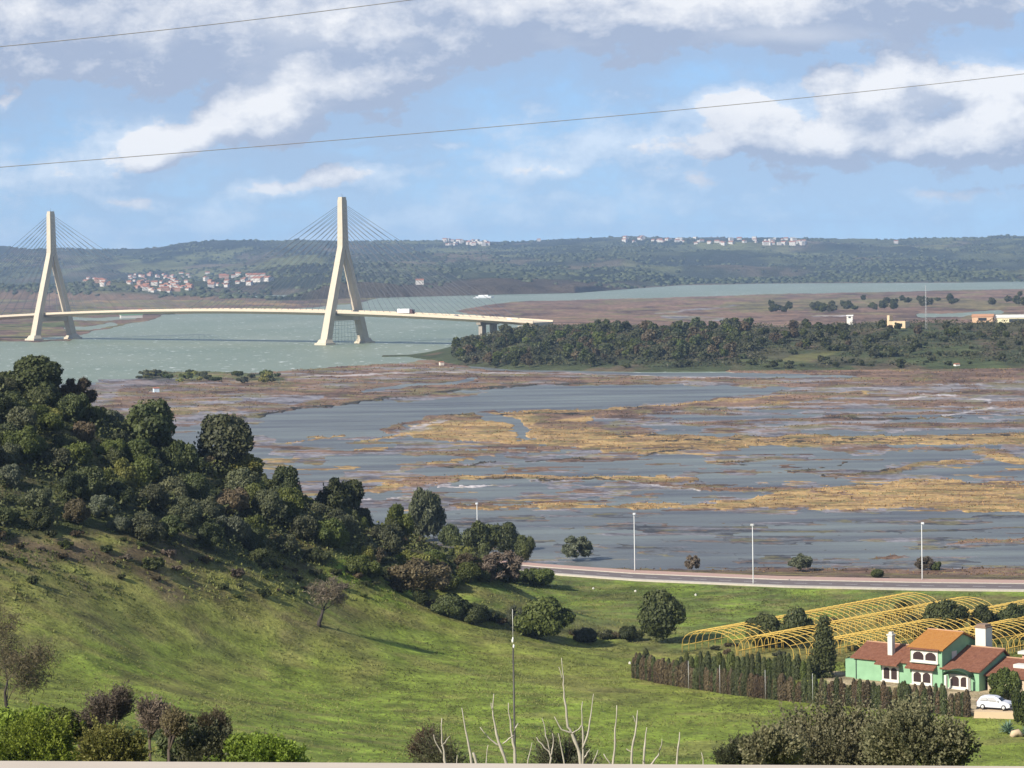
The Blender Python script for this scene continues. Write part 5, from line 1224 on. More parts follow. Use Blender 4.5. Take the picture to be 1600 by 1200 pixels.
# sheds and barge on the left spit, white vessels on the far shore
e = empty('shed', onz(205, 497, .8), .3); mb = MB(); mb.box(-11, 11, -4, 4, 0, 3.4); mb.build('wall', M_LIME, e); mb = MB(); mb.hexa([(-11.5, -4.5, 3.41), (11.5, -4.5, 3.41), (11.5, 4.5, 3.41), (-11.5, 4.5, 3.41)], [(-11.5, -1, 5.2), (11.5, -1, 5.2), (11.5, 1, 5.2), (-11.5, 1, 5.2)]); mb.build('roof', mat('green_roof', (.12, .30, .16)), e)
tag(e, 'low shed with green roof on the river spit between the pylons', 'shed')
def boat(loc, rz, L_, col, label, cat='boat'):
    e = empty('boat', loc, rz); mb = MB(); w_ = L_ * .12
    b0 = [(-L_ / 2, -w_, .0), (L_ * .3, -w_, 0), (L_ * .46, 0, 0), (L_ * .3, w_, 0), (-L_ / 2, w_, 0)]; t0 = [(-L_ / 2, -w_ * 1.2, L_ * .09), (L_ * .32, -w_ * 1.2, L_ * .09), (L_ * .5, 0, L_ * .11), (L_ * .32, w_ * 1.2, L_ * .09), (-L_ / 2, w_ * 1.2, L_ * .09)]
    mb.add(b0 + t0, [(4, 3, 2, 1, 0), (5, 6, 7, 8, 9)] + [(i, (i + 1) % 5, 5 + (i + 1) % 5, 5 + i) for i in range(5)]); mb.build('hull', mat('hull', col), e)
    mb = MB(); mb.box(-L_ * .35, L_ * .15, -w_ * .8, w_ * .8, L_ * .09, L_ * .16); mb.build('cabin', M_WHITE, e); return tag(e, label, cat)
boat(onz(758, 465.5, 0), 0.05, 26, (.8, .8, .8), 'long white boat lying along the far shore right of the bridge')
boat(onz(745, 466, 0), 0.05, 9, (.8, .8, .8), 'short white boat left of the long one on the far shore')
boat(onz(250, 491.5, 0), 0.1, 34, (.05, .05, .06), 'dark barge moored behind the bridge deck between the pylons')
boat(onz(655, 456.5, 0), .2, 7, (.8, .8, .8), 'tiny white boat by the far shore below the brown headland')
def hut(px_, py_, z, w_, col, label, rz=.4, name='hut'):
    p = onz(px_, py_, z); e = empty(name, p, rz); mb = MB(); mb.box(-w_ / 2, w_ / 2, -w_ * .4, w_ * .4, -.3, w_ * .6); mb.build('wall', mat('hut_wall', col), e)
    q = w_ * .6; mb = MB(); a = [(-w_ * .55, -w_ * .45, q + .01), (w_ * .55, -w_ * .45, q + .01), (w_ * .55, w_ * .45, q + .01), (-w_ * .55, w_ * .45, q + .01)]; mb.hexa(a, [(x, y * .1, z_ + w_ * .22) for x, y, z_ in a]); mb.build('roof', M_RTILE, e); return tag(e, label, 'hut')
hut(244, 612, .5, 2.4, (.55, .66, .72), 'small pale blue hut on the marsh near the river spit')
hut(690, 570, .6, 2.2, (.7, .62, .5), 'small beige hut on the marsh edge left of the wooded rise')
hut(1495, 574, .6, 2.4, (.8, .76, .66), 'small white hut at the foot of the rise, beside the pale track')
# ruin and sheds on the right
p = isl_p(1408, 512); e = empty('ruined_house', (p[0], p[1], p[2]), -.6); mb = MB(); mb.box(-6, 4, -3, 3, -.5, 3.6); mb.add([(-6, -3, 3.6), (-6, 3, 3.6), (-6, 0.2, 6.2)], [(0, 1, 2)]); mb.build('wall', mat('ruin_wall', (.55, .42, .26), scale=.6, var=.3), e)
mb = MB(); mb.box(-7.5, -6.02, -2, 2, -.5, 6.8); mb.build('gable', mat('ruin_gable', (.60, .45, .28), scale=.5, var=.3), e); mb = MB(); mb.box(-2, -.8, -3.03, -2.9, .6, 2.4); mb.box(1, 2.2, -3.03, -2.9, .6, 2.4); mb.build('window', M_WIN, e); tag(e, 'roofless ochre ruin among the trees on top of the rise', 'ruin')
for (x, y, w_, d_, h_, cw, lab) in ((1592, 503, 30, 14, 5, (.66, .60, .38), 'pale yellow shed with white roof at the right edge, behind the rise'), (1536, 501, 14, 9, 4.5, (.55, .36, .22), 'ochre-roofed barn behind the rise, left of the pale yellow shed'), (1328, 497, 4, 3, 2.2, (.65, .62, .55), 'small pale house on the flats behind the wooded rise')):
    p = onz(x, y, 1.0); p = at(x, y, min(p[1], 1900)); e = empty('barn', p, -.25)
    mb = MB(); mb.box(-w_ / 2, w_ / 2, -d_ / 2, d_ / 2, -16, h_ * .6); mb.build('wall', mat('barn_wall', cw), e)
    q = h_ * .6; mb = MB(); a = [(-w_ / 2 - .4, -d_ / 2 - .4, q + .01), (w_ / 2 + .4, -d_ / 2 - .4, q + .01), (w_ / 2 + .4, d_ / 2 + .4, q + .01), (-w_ / 2 - .4, d_ / 2 + .4, q + .01)]; mb.hexa(a, [(x_, y_ * .04, z_ + h_ * .4) for x_, y_, z_ in a]); mb.build('roof', mat('barn_roof', (.42, .22, .12) if 'ochre' in lab else (.6, .58, .52)), e)
    mb = MB(); mb.box(-w_ * .2, w_ * .2, -d_ / 2 - .05, -d_ / 2 + .02, 0, q * .75); mb.build('door', M_WIN, e); tag(e, lab, 'barn')
p = isl_p(1447, 515); e = empty('antenna_mast', p); hh = (515 - 446) * p[1] / F; mb = MB()
for a_ in (0, 2.1, 4.2): mb.tube([(.8 * math.cos(a_), .8 * math.sin(a_), 0), (.15 * math.cos(a_), .15 * math.sin(a_), hh)], .05, 4)
for i in range(14):
    z = hh * i / 14; f0_ = .8 - .65 * i / 14; 
    for a_ in (0, 2.1, 4.2): mb.tube([(f0_ * math.cos(a_), f0_ * math.sin(a_), z), ((f0_ - .04) * math.cos(a_ + 2.1), (f0_ - .04) * math.sin(a_ + 2.1), z + hh / 14)], .05, 3)
mb.build('lattice', mat('mast_white', (.42, .42, .41)), e); tag(e, 'slim pale lattice mast rising from the top of the rise', 'mast')

# ------------------------------------------------------------------ greenhouse frames
M_PIPE = mat('ochre_pipe', (0.56, 0.38, 0.09), rough=.5, scale=.4, var=.25)
ha = Vector((0.75, -0.66, 0)).normalized(); hb = Vector((0.66, 0.75, 0)).normalized()
G0 = Vector(onz(1066, 1019, 2.0))
def tunnel(k, label, L_=52, W_=9.3, Hh=3.4, start=0.0):
    o = G0 + ha * (k * (W_ + .25)) + hb * start; e = empty('tunnel_frame', (o.x, o.y, 1.95), math.atan2(hb.y, hb.x))
    # local x runs along the tunnel, local -y across to the right
    nh = int(L_ / 1.5); seg_ = 12
    hoop = MB(); pts_ = []
    for i in range(seg_ + 1):
        a = math.pi * i / seg_; pts_.append((0, -W_ / 2 + W_ / 2 * math.cos(a), 1.0 + (Hh - 1.0) * math.sin(a) ** .8 if 0 < i < seg_ else 1.0))
    pts_ = [(0, 0, 0)] + pts_ + [(0, -W_, 0)]
    hoop.tube(pts_, .045, 5); hm = hoop.mesh('hoop', [M_PIPE])
    for i in range(nh + 1): link('hoop', hm, e, (i * 1.5, 0, 0))
    for j in (0, 2, 4, 6, 8, 10, 12):
        q = pts_[j + 1]; p_ = MB(); p_.tube([(0, q[1], q[2]), (nh * 1.5, q[1], q[2])], .04, 4); p_.build('purlin', M_PIPE, e)
    p_ = MB()
    for i in range(0, nh, 2):                               # wind braces
        p_.tube([(i * 1.5, pts_[3][1], pts_[3][2]), (i * 1.5 + 1.5, pts_[7][1], pts_[7][2])], .03, 3); p_.tube([(i * 1.5 + 1.5, pts_[7][1], pts_[7][2]), (min(i + 2, nh) * 1.5, pts_[11][1], pts_[11][2])], .03, 3)
    p_.build('brace', M_PIPE, e)
    return tag(e, label, 'tunnel frame', 'yellow hoop frames of an uncovered greenhouse')
tunnel(0, 'bare yellow greenhouse hoop frame, the leftmost and farthest tunnel'); tunnel(1, 'bare yellow greenhouse hoop frame, second tunnel from the left')
tunnel(2, 'bare yellow greenhouse hoop frame, third tunnel from the left, behind the white chimney', start=3); tunnel(3, 'bare yellow greenhouse hoop frame behind the orange-roofed house, fourth tunnel from the left', start=14, L_=44)
tunnel(4, 'bare yellow greenhouse hoop frame at the right edge', start=22, L_=40)
# plants inside the frames
for i in range(60):
    q = G0 + ha * rg.uniform(.5, 36) + hb * rg.uniform(2, 46); k = str(rg.choice(['olive', 'green', 'brown', 'grey']))
    bush((q.x, q.y, 1.95), rg.uniform(.5, 1.1), k, {'olive': 'dull olive', 'green': 'green', 'brown': 'brown', 'grey': 'grey-green'}[k] + ' weedy shrub growing under the yellow hoop frames', 'shrubs under the hoop frames', 'low_shrub', 'shrub', LOW[int(rg.integers(4))])

# ------------------------------------------------------------------ rows of dry columnar cypresses round the garden
CYP = []
for i in range(5):
    rg2 = np.random.default_rng(900 + i); n = 1100; z = rg2.random(n) ** .9 * 3.3; a = rg2.uniform(0, 6.28, n); R_ = .36 * np.clip(1.08 - (z / 3.5) ** 5, .1, 1) * (1 + .25 * rg2.normal(0, 1, n) * .5)
    c = np.stack([np.cos(a) * R_, np.sin(a) * R_, z], -1); d = np.stack([np.cos(a), np.sin(a), .5 + 0 * a], -1)
    n_ = d + rg2.normal(0, .35, (n, 3)); n_ /= np.linalg.norm(n_, axis=1, keepdims=True); up_ = np.tile([0, 0, 1.0], (n, 1)) + rg2.normal(0, .25, (n, 3)); tt = np.cross(n_, up_); tt /= np.linalg.norm(tt, axis=1, keepdims=True); bb = np.cross(tt, n_)
    sz = rg2.uniform(.08, .16, n)[:, None]; ln = sz * 2.3
    co_ = np.stack([c - tt * sz * .4, c - bb * ln * .5, c + tt * sz * .4, c + bb * ln * .5], 1).reshape(-1, 3)
    CYP.append(mesh_np('crown', co_, np.arange(n * 4).reshape(n, 4), [LM['reed']], False, None, rg2.random(n)))
CT = MB(); CT.tube([(0, 0, -.3), (0, 0, 3.0)], [.06, .02], 5); CT = CT.mesh('trunk', [M_BARK])
def cyprow(path, step, hgt, cols, label, group, gaps=0.0, y_off=0):
    P_ = [Vector(onz(x, y, 2.0)) for x, y in path]; acc_ = 0.0
    for a, b_ in zip(P_[:-1], P_[1:]):
        L_ = (b_ - a).length
        while acc_ < L_:
            q = a.lerp(b_, acc_ / L_); acc_ += step * rg.uniform(.75, 1.25)
            if rg.random() < gaps: continue
            e = empty('cypress', (q.x + rg.normal(0, .06), q.y + rg.normal(0, .06), gz(q.x, q.y) - .03), rg.uniform(0, 6.28)); s = hgt / 3.4 * rg.uniform(.78, 1.12); w_ = rg.uniform(.75, 1.35); e.scale = (w_, w_, s)
            c = link('crown', CYP[int(rg.integers(5))], e); set_leaf(c, str(rg.choice(cols))); link('trunk', CT, e); tag(e, label, 'cypress', group)
        acc_ -= L_
cyprow([(992, 1062), (1060, 1074), (1130, 1084), (1200, 1092), (1275, 1098)], .38, 3.1, ['reed', 'reed', 'dark', 'brown', 'dark'], 'dry brown columnar cypress in the left part of the garden row', 'dry cypresses of the left garden row', .03)
cyprow([(1279, 1099), (1340, 1104), (1400, 1108), (1450, 1113), (1512, 1120)], .42, 3.3, ['reed', 'reed', 'dark', 'brown', 'dark'], 'dry brown columnar cypress in front of the green house', 'dry cypresses in front of the house', .22)
cyprow([(1066, 1058), (1130, 1059), (1200, 1060), (1266, 1062)], .62, 3.2, ['dark', 'dark', 'green'], 'dark green columnar cypress in the row below the yellow frames', 'dark cypresses below the hoop frames', .02)
cyprow([(992, 1062), (1010, 1053)], .6, 3.0, ['reed', 'dark'], 'columnar cypress at the left corner of the garden row', 'cypresses at the left corner of the row')
# tall dark conical tree at the corner of the house
rg2 = np.random.default_rng(950); p = onz(1288, 1057, 2); e = empty('conifer', p); lb = [(rg2.normal(0, .25) * (1 - z / 9), rg2.normal(0, .25), z, 1.75 * (1 - (z / 9.2) ** 1.6) * rg2.uniform(.6, 1) + .2) for z in np.linspace(.8, 7.6, 22)]
link('crown', crown('crown', lb, 6500, .22, LM['dark'], 951), e); MBt = MB(); MBt.tube([(0, 0, -.3), (0, 0, 7)], [.2, .05], 6); MBt.build('trunk', M_BARK, e); tag(e, 'tall dark conical conifer between the hoop frames and the green house', 'conifer')
# thin stakes along the row
for i, x in enumerate((1076, 1125, 1196, 1270)):
    p = onz(x, np.interp(x, [992, 1060, 1130, 1200, 1275], [1062, 1074, 1084, 1092, 1098]) + 2, 2); mb = MB(); mb.tube([(0, 0, -.2), (0, 0, 3.7)], .022, 5)
    tag(mb.build('stake', M_LAMP, None, p), ['thin pale stake in the cypress row, leftmost of four', 'thin pale stake in the cypress row, second of four from the left', 'thin pale stake in the cypress row, third of four from the left', 'thin pale stake in the cypress row near the conifer, rightmost of four'][i], 'stake')

# ------------------------------------------------------------------ the green house
M_GREEN = mat('mint_render', (0.215, 0.375, 0.225), rough=.9, scale=.9, var=.22, bump=.15)
M_TRIM = mat('white_trim', (0.60, 0.57, 0.50), rough=.8, scale=2, var=.05)
M_TILE = tile_mat('red_tiles', (0.20, 0.075, 0.045), (0.38, 0.17, 0.10)); M_OTILE = tile_mat('orange_tiles', (0.50, 0.20, 0.045), (0.62, 0.30, 0.08))
M_BRICK = mat('brick', (0.50, 0.27, 0.19), scale=3, var=.25); M_SHUT = mat('dark_wood', (0.035, 0.02, 0.018), rough=.6)
HO = Vector(onz(1335, 1060, 2.0)); HO.z = 2.0
# facade direction from its two measured ends
HE = Vector(onz(1530, 1080, 2.0)); ha2 = (HE - HO).normalized(); ha2.z = 0; LEN = (HE - HO).length; print('facade', LEN, ha2)
house = empty('house', tuple(HO), math.atan2(ha2.y, ha2.x))     # local x along the front, local y to the back
K = LEN / 18.6
def gable(x0, x1, y0, y1, zb, ze, ridge_y, rise, wall, roof, names=('wall', 'roof'), over=.35, parent=house):
    mb = MB(); zr = ze + rise
    mb.box(x0, x1, y0, y1, zb, ze)
    for x in (x0, x1): mb.add([(x, y0, ze), (x, y1, ze), (x, ridge_y, zr - .05)], [(0, 1, 2)])
    w_ = mb.build(names[0], wall, parent)
    mb = MB()
    for (ya, sg) in ((y0, -1), (y1, 1)):
        sl = rise / abs(ridge_y - ya); yo = ya + sg * over; zo = ze - over * sl
        a = [(x0 - over, yo, zo + .03), (x1 + over, yo, zo + .03), (x1 + over, ridge_y, zr + .03), (x0 - over, ridge_y, zr + .03)]
        mb.hexa(a, [(x, y, z + .16) for x, y, z in a])
    r_ = mb.build(names[1], roof, parent)
    mb = MB(); mb.tube([(x0 - over, ridge_y, zr + .2), (x1 + over, ridge_y, zr + .2)], .11, 6); mb.build('ridge', M_TRIM if 0 else mat('ridge_tiles', (.42, .25, .15)), r_)
    return r_
gz0 = -.4
r1 = gable(0, 8.7 * K, 0, 7.2, gz0, 2.75, 3.5, 1.45, M_GREEN, M_TILE)
r2 = gable(8.72 * K, 13.4 * K, -.25, 8.6, gz0, 4.75, 4.4, 1.6, M_GREEN, M_OTILE)
r3 = gable(13.42 * K, 18.6 * K, 0, 8.0, gz0, 2.45, 5.6, 2.0, M_GREEN, M_TILE)
mb = MB(); mb.box(-1.9, -.003, .8, 5.5, gz0, 2.3); mb.build('annex', M_GREEN, house)
# dark right-hand upper wall already in shade; windows
def arched(x, y, z, w_, h_, n=2, name='window'):
    """white surround, dark openings; front face at local y"""
    wn_ = MB(); wn_.box(x - w_ / 2, x + w_ / 2, y - .16, y - .002, z, z + h_); f_ = wn_.build(name, M_TRIM, house)
    g = MB()
    ow = (w_ - .25 * (n + 1)) / n
    for i in range(n):
        xa = x - w_ / 2 + .25 + i * (ow + .25); za = z + .25; zt = z + h_ - .3; seg_ = 6
        pts_ = [(xa, za), (xa + ow, za), (xa + ow, zt - ow * .3)] + [(xa + ow / 2 + ow / 2 * math.cos(t_), zt - ow * .3 + ow * .35 * math.sin(t_)) for t_ in np.linspace(.3, math.pi - .3, seg_)] + [(xa, zt - ow * .3)]
        g.add([(a_, y - .165, b_) for a_, b_ in pts_], [tuple(range(len(pts_)))])
    g.build('pane', M_SHUT, f_)
    s_ = MB(); s_.box(x - w_ / 2 - .12, x + w_ / 2 + .12, y - .34, y - .162, z - .12, z + .02); s_.build('sill', M_TRIM, f_)
    return f_
def awning(x, y, z, w_, roof=M_TILE, depth=.9, rise=.45):
    mb = MB(); a = [(x - w_ / 2, y - depth, z), (x + w_ / 2, y - depth, z), (x + w_ / 2, y - .003, z + rise), (x - w_ / 2, y - .003, z + rise)]; mb.hexa(a, [(p_[0], p_[1], p_[2] + .15) for p_ in a]); mb.build('awning', roof, house)
arched(5.6 * K, 0, .15, 2.5, 2.0); awning(5.6 * K, 0, 2.28, 3.4, depth=1.3, rise=.55)
arched(10.9 * K, -.25, 3.05, 3.9, 1.5); awning(10.9 * K, -.25, 4.62, 4.6, depth=.55, rise=.12)
arched(10.5 * K, -.25, .2, 3.0, 1.75); awning(10.5 * K, -.25, 2.12, 4.3, depth=.8, rise=.5)
arched(15.9 * K, 0, .1, 3.0, 1.75)
mb = MB()
for i in range(12):
    t0 = math.pi * i / 12; t1 = math.pi * (i + 1) / 12
    f_ = lambda t_, d_: (16 * K - 1.9 * math.cos(t_), -d_, 1.75 + .75 * math.sin(t_))
    mb.hexa([f_(t0, 1.3), f_(t1, 1.3), f_(t1, .01), f_(t0, .01)], [tuple(Vector(f_(t0, 1.3)) + Vector((0, 0, .12))), tuple(Vector(f_(t1, 1.3)) + Vector((0, 0, .12))), tuple(Vector(f_(t1, .01)) + Vector((0, 0, .12))), tuple(Vector(f_(t0, .01)) + Vector((0, 0, .12)))])
mb.build('porch_canopy', mat('canopy_green', (.03, .06, .03)), house)
for x in (14.5 * K, 17.7 * K): mb = MB(); mb.box(x - .15, x + .15, -1.3, -1.0, gz0, 1.8); mb.build('porch_post', M_TRIM, house)
mb = MB(); mb.box(.25, .37, -.06, -.003, 0, 2.6); mb.build('downpipe', M_GLASS, house)
mb = MB(); mb.box(18.6 * K + .003, 18.6 * K + .05, 1.5, 2.6, gz0, 1.8); mb.build('door', M_SHUT, house)
# chimneys
def chimney(x, y, z0, z1, w_, d_, capm, parent, wall=M_TRIM, lab='chimney'):
    mb = MB(); mb.box(x - w_ / 2, x + w_ / 2, y - d_ / 2, y + d_ / 2, z0, z1); c = mb.build(lab, wall, parent)
    mb = MB(); mb.box(x - w_ / 2 - .1, x + w_ / 2 + .1, y - d_ / 2 - .1, y + d_ / 2 + .1, z1 + .003, z1 + .16); mb.box(x - w_ / 2 + .1, x + w_ / 2 - .1, y - d_ / 2 + .1, y + d_ / 2 - .1, z1 + .163, z1 + .45); mb.build('cap', capm, c)
chimney(4.9 * K, 1.2, 2.9, 5.8, .68, .68, M_TRIM, r1)
chimney(14.9 * K, 7.2, 2.4, 6.9, 1.5, 1.6, mat('chimney_cap', (.24, .16, .11)), r3)
chimney(8.2 * K, 3.4, 3.9, 4.7, .5, .5, M_TRIM, r1)
mb = MB(); mb.box(13.403 * K, 13.403 * K + .06, 2.0, 3.1, 3.1, 4.3); mb.build('window', M_TRIM, house); mb = MB(); mb.box(13.403 * K, 13.403 * K + .06, 6.1, 6.9, 3.3, 4.1); mb.build('window', M_TRIM, house)
tag(house, 'mint green country house with red and orange tiled roofs behind the cypress row', 'house')
# brick porch building behind, right edge
e = empty('porch_building', tuple(HO + ha2 * 19.5 * K + Vector((-ha2.y, ha2.x, 0)) * 9.5), math.atan2(ha2.y, ha2.x))
for x, y in ((0, 0), (2.9, 0), (6.2, 0), (0, 4), (6.2, 4)): mb = MB(); mb.box(x - .25, x + .25, y - .25, y + .25, -.4, 3.6); mb.build('pillar', M_BRICK, e)
mb = MB(); mb.box(-.7, 9.5, -.6, 4.6, 3.603, 3.95); mb.build('roof_slab', M_TRIM, e)
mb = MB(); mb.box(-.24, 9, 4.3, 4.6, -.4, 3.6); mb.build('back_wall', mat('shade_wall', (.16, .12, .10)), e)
mb = MB(); mb.box(3.2, 9, -.4, -.2, -.4, 1.3); mb.build('low_wall', M_TRIM, e)
mb = MB(); mb.box(4.0, 5.6, 3.9, 4.29, .6, 2.5); mb.build('window', M_WIN, e)
tag(e, 'brick-pillared porch with flat white roof behind the house at the right edge', 'porch')
# low red-roofed outbuilding on the right
e = empty('outbuilding', tuple(HO + ha2 * 19.1 * K + Vector((-ha2.y, ha2.x, 0)) * 1.2), math.atan2(ha2.y, ha2.x))
gable(0, 9.5, 0, 6.0, gz0, 1.9, 4.6, 1.5, mat('out_wall', (.45, .36, .25)), M_TILE, parent=e)
mb = MB(); mb.box(2.4, 5.2, 2.1, 3.9, 2.75, 3.2); mb.build('roof_terrace', M_TRIM, e)
mb = MB(); mb.box(3, 4.4, -.04, -.003, gz0, 1.6); mb.build('door', M_SHUT, e)
tag(e, 'low outbuilding with red tiled roof between the house and the right edge', 'outbuilding')
# garden wall / terrace edge and car
M_SAND = mat('sandy_wall', (0.50, 0.38, 0.24), rough=.9, scale=.8, var=.12)
cx0 = Vector(onz(1521, 1122, 2.0)); cx1 = Vector(onz(1604, 1124, 2.0)); dcar = (cx1 - cx0).normalized(); L_ = 8.5
e = MB(); nrm_ = Vector((-dcar.y, dcar.x, 0))
def cw(a, b_, z): v = cx0 + dcar * a + nrm_ * b_; return (v.x, v.y, z)
e.hexa([cw(0, 0, 1.6), cw(L_, 0, 1.6), cw(L_, 5.5, 1.6), cw(0, 5.5, 1.6)], [cw(.1, .12, 2.75), cw(L_, .12, 2.75), cw(L_, 5.5, 2.85), cw(.1, 5.5, 2.85)])
tag(e.build('parking_terrace', M_SAND), 'sandy raised terrace with a low wall under the white car', 'terrace')
pc = cx0 + dcar * 2.35 + nrm_ * 2.0
e = empty('car', (pc.x, pc.y, 2.80), math.atan2(dcar.y, dcar.x) - .22); e.scale = (1.0, 1.0, 1.08); car_mesh(e, mat('car_white', (.58, .58, .60), rough=.3, var=.02)); tag(e, 'white hatchback parked on the sandy terrace beside the house', 'car')
# agaves at the right edge
def agave(px_, py_, r, label, seed):
    p = gp(px_, py_); rg3 = random.Random(seed); mb = MB()
    for i in range(46):
        a = i * 2.4; el = .15 + 1.25 * (i / 46) + rg3.uniform(-.1, .1); L1 = r * rg3.uniform(.8, 1.15); d = Vector((math.cos(a) * math.cos(el), math.sin(a) * math.cos(el), math.sin(el))); sd2 = Vector((-math.sin(a), math.cos(a), 0)); u2 = sd2.cross(d) * -1
        w0 = r * .085; b0 = d * .08; m0 = d * L1 * .5 + Vector((0, 0, .03 * r)); t0 = d * L1 + Vector((0, 0, -.16 * r * math.cos(el)))
        mb.add([tuple(b0 - sd2 * w0 * .7), tuple(b0 - u2 * w0 * .3), tuple(b0 + sd2 * w0 * .7), tuple(m0 - sd2 * w0), tuple(m0 - u2 * w0 * .4), tuple(m0 + sd2 * w0), tuple(t0)], [(0, 1, 4, 3), (1, 2, 5, 4), (3, 4, 6), (4, 5, 6), (2, 0, 3, 5), (5, 3, 6)])
    o = mb.build('agave', mat('agave_leaf', (.13, .20, .13), rough=.5, scale=3), None, (p[0], p[1], p[2] + .1)); tag(o, label, 'agave')
agave(1574, 1146, 1.6, 'blue-green spiky agave in the lower right grass, the larger of two', 1); agave(1604, 1150, 1.2, 'spiky agave cut by the right edge, in the lower right grass', 2)
p = gp(1588, 1152); mb = MB(); 
mb.tube([(-.5, 0, .0), (-.3, 0, .35), (.2, .1, .5), (.7, 0, .1)], [.3, .42, .4, .22], 7); tag(mb.build('boulder', M_SAND, None, p), 'sandy boulder between the two agaves', 'boulder')
# small pale stones lying in the far field
for i, (x, y) in enumerate([(927, 921), (993, 925), (1087, 931), (984, 1038)]):
    p = gp(x, y); mb = MB(); s = .16; vs = [(math.cos(a_) * s * random.uniform(.8, 1.3), math.sin(a_) * s * random.uniform(.7, 1.1), z) for z in (-.05, .22) for a_ in np.linspace(0, 6.28, 7)[:-1]] + [(0, 0, .36)]
    mb.add(vs, [(j, (j + 1) % 6, 6 + (j + 1) % 6, 6 + j) for j in range(6)] + [(6 + j, 6 + (j + 1) % 6, 12) for j in range(6)])
    tag(mb.build('stone', M_TRIM, None, p), ['white stone in the field by the road, leftmost of three', 'white stone in the field by the road, middle of three', 'white stone in the field by the road, rightmost of three', 'white stone in the grass left of the cypress row'][i], 'stone')
# ------------------------------------------------------------------ camera, light, sky, air
cam = bpy.data.cameras.new('camera'); co = bpy.data.objects.new('camera', cam); COL.objects.link(co); sc.camera = co
cam.sensor_width = 36; cam.lens = F / 1600 * 36; cam.clip_start = 0.5; cam.clip_end = 60000
from mathutils import Matrix
co.matrix_world = Matrix(((RR[0], UU[0], -FW[0], 0), (RR[1], UU[1], -FW[1], 0), (RR[2], UU[2], -FW[2], H), (0, 0, 0, 1)))

sun = bpy.data.lights.new('sun', 'SUN'); sun.energy = 5.0; sun.angle = math.radians(0.5); sun.color = (1.0, 0.93, 0.82)
so = bpy.data.objects.new('sun', sun); COL.objects.link(so)
sd = Vector((SUN_DIR.x * math.cos(SUN_EL), SUN_DIR.y * math.cos(SUN_EL), math.sin(SUN_EL)))
so.rotation_euler = sd.to_track_quat('Z', 'Y').to_euler()

w = bpy.data.worlds.new('World'); sc.world = w; w.use_nodes = True
nt = w.node_tree; nt.nodes.clear(); N = nt.nodes.new; LK = nt.links.new
out = N('ShaderNodeOutputWorld'); bg = N('ShaderNodeBackground'); LK(bg.outputs[0], out.inputs[0])
sky = N('ShaderNodeTexSky'); sky.sky_type = 'NISHITA'; sky.sun_disc = False
sky.sun_elevation = SUN_EL; sky.sun_rotation = math.atan2(SUN_DIR.x, SUN_DIR.y)
sky.air_density = 1.0; sky.dust_density = 0.0; sky.ozone_density = 3.0; sky.altitude = 50
SKY_K = 0.100
# clouds: a field over directions, in plane coordinates straight above the horizon
def dir_uv(px, py):
    d = ray(px, py); return (d[0] / d[1] * 10, d[2] / d[1] * 10)
BL = [ # px, py, half width, half height, strength
    (40, -20, 320, 120, 1.0), (330, 0, 230, 105, .95), (560, -30, 240, 100, .9), (720, 30, 150, 50, .55), (860, 10, 200, 60, .5), (40, 110, 150, 22, .4),
    (1000, 10, 200, 62, .65), (1220, 0, 190, 66, .95), (1450, -5, 240, 62, .85), (1000, 95, 70, 15, .3),
    (215, 240, 60, 26, .8), (290, 215, 75, 36, .85), (365, 180, 60, 34, .75), (440, 170, 62, 46, .95), (490, 130, 60, 34, .65), (590, 135, 60, 38, .75), (670, 115, 60, 26, .6), (520, 200, 120, 26, .35),
    (10, 150, 40, 16, .5), (540, 280, 110, 22, .55), (430, 290, 70, 12, .4), (200, 315, 90, 12, .45), (600, 232, 40, 8, .4), (690, 228, 30, 7, .4),
    (850, 265, 75, 17, .5), (950, 230, 120, 26, .40), (80, 290, 160, 26, .30),
    (1150, 165, 62, 20, .75), (1180, 215, 120, 42, .9), (1330, 150, 75, 42, .95), (1420, 110, 62, 32, .8), (1500, 120, 60, 34, .6), (1330, 220, 160, 36, .75), (1560, 160, 70, 50, .9), (1590, 215, 120, 36, .9),
    (1480, 210, 90, 34, .6), (1250, 285, 260, 24, .35), (1540, 290, 160, 18, .4), (400, 350, 500, 30, .12), (1000, 330, 700, 30, .18)]
grp = bpy.data.node_groups.new('cloud_field', 'ShaderNodeTree')
grp.interface.new_socket('P', in_out='INPUT', socket_type='NodeSocketVector')
grp.interface.new_socket('F', in_out='OUTPUT', socket_type='NodeSocketFloat')
gi = grp.nodes.new('NodeGroupInput'); go = grp.nodes.new('NodeGroupOutput'); gn = grp.nodes.new; gl = grp.links.new
acc = None
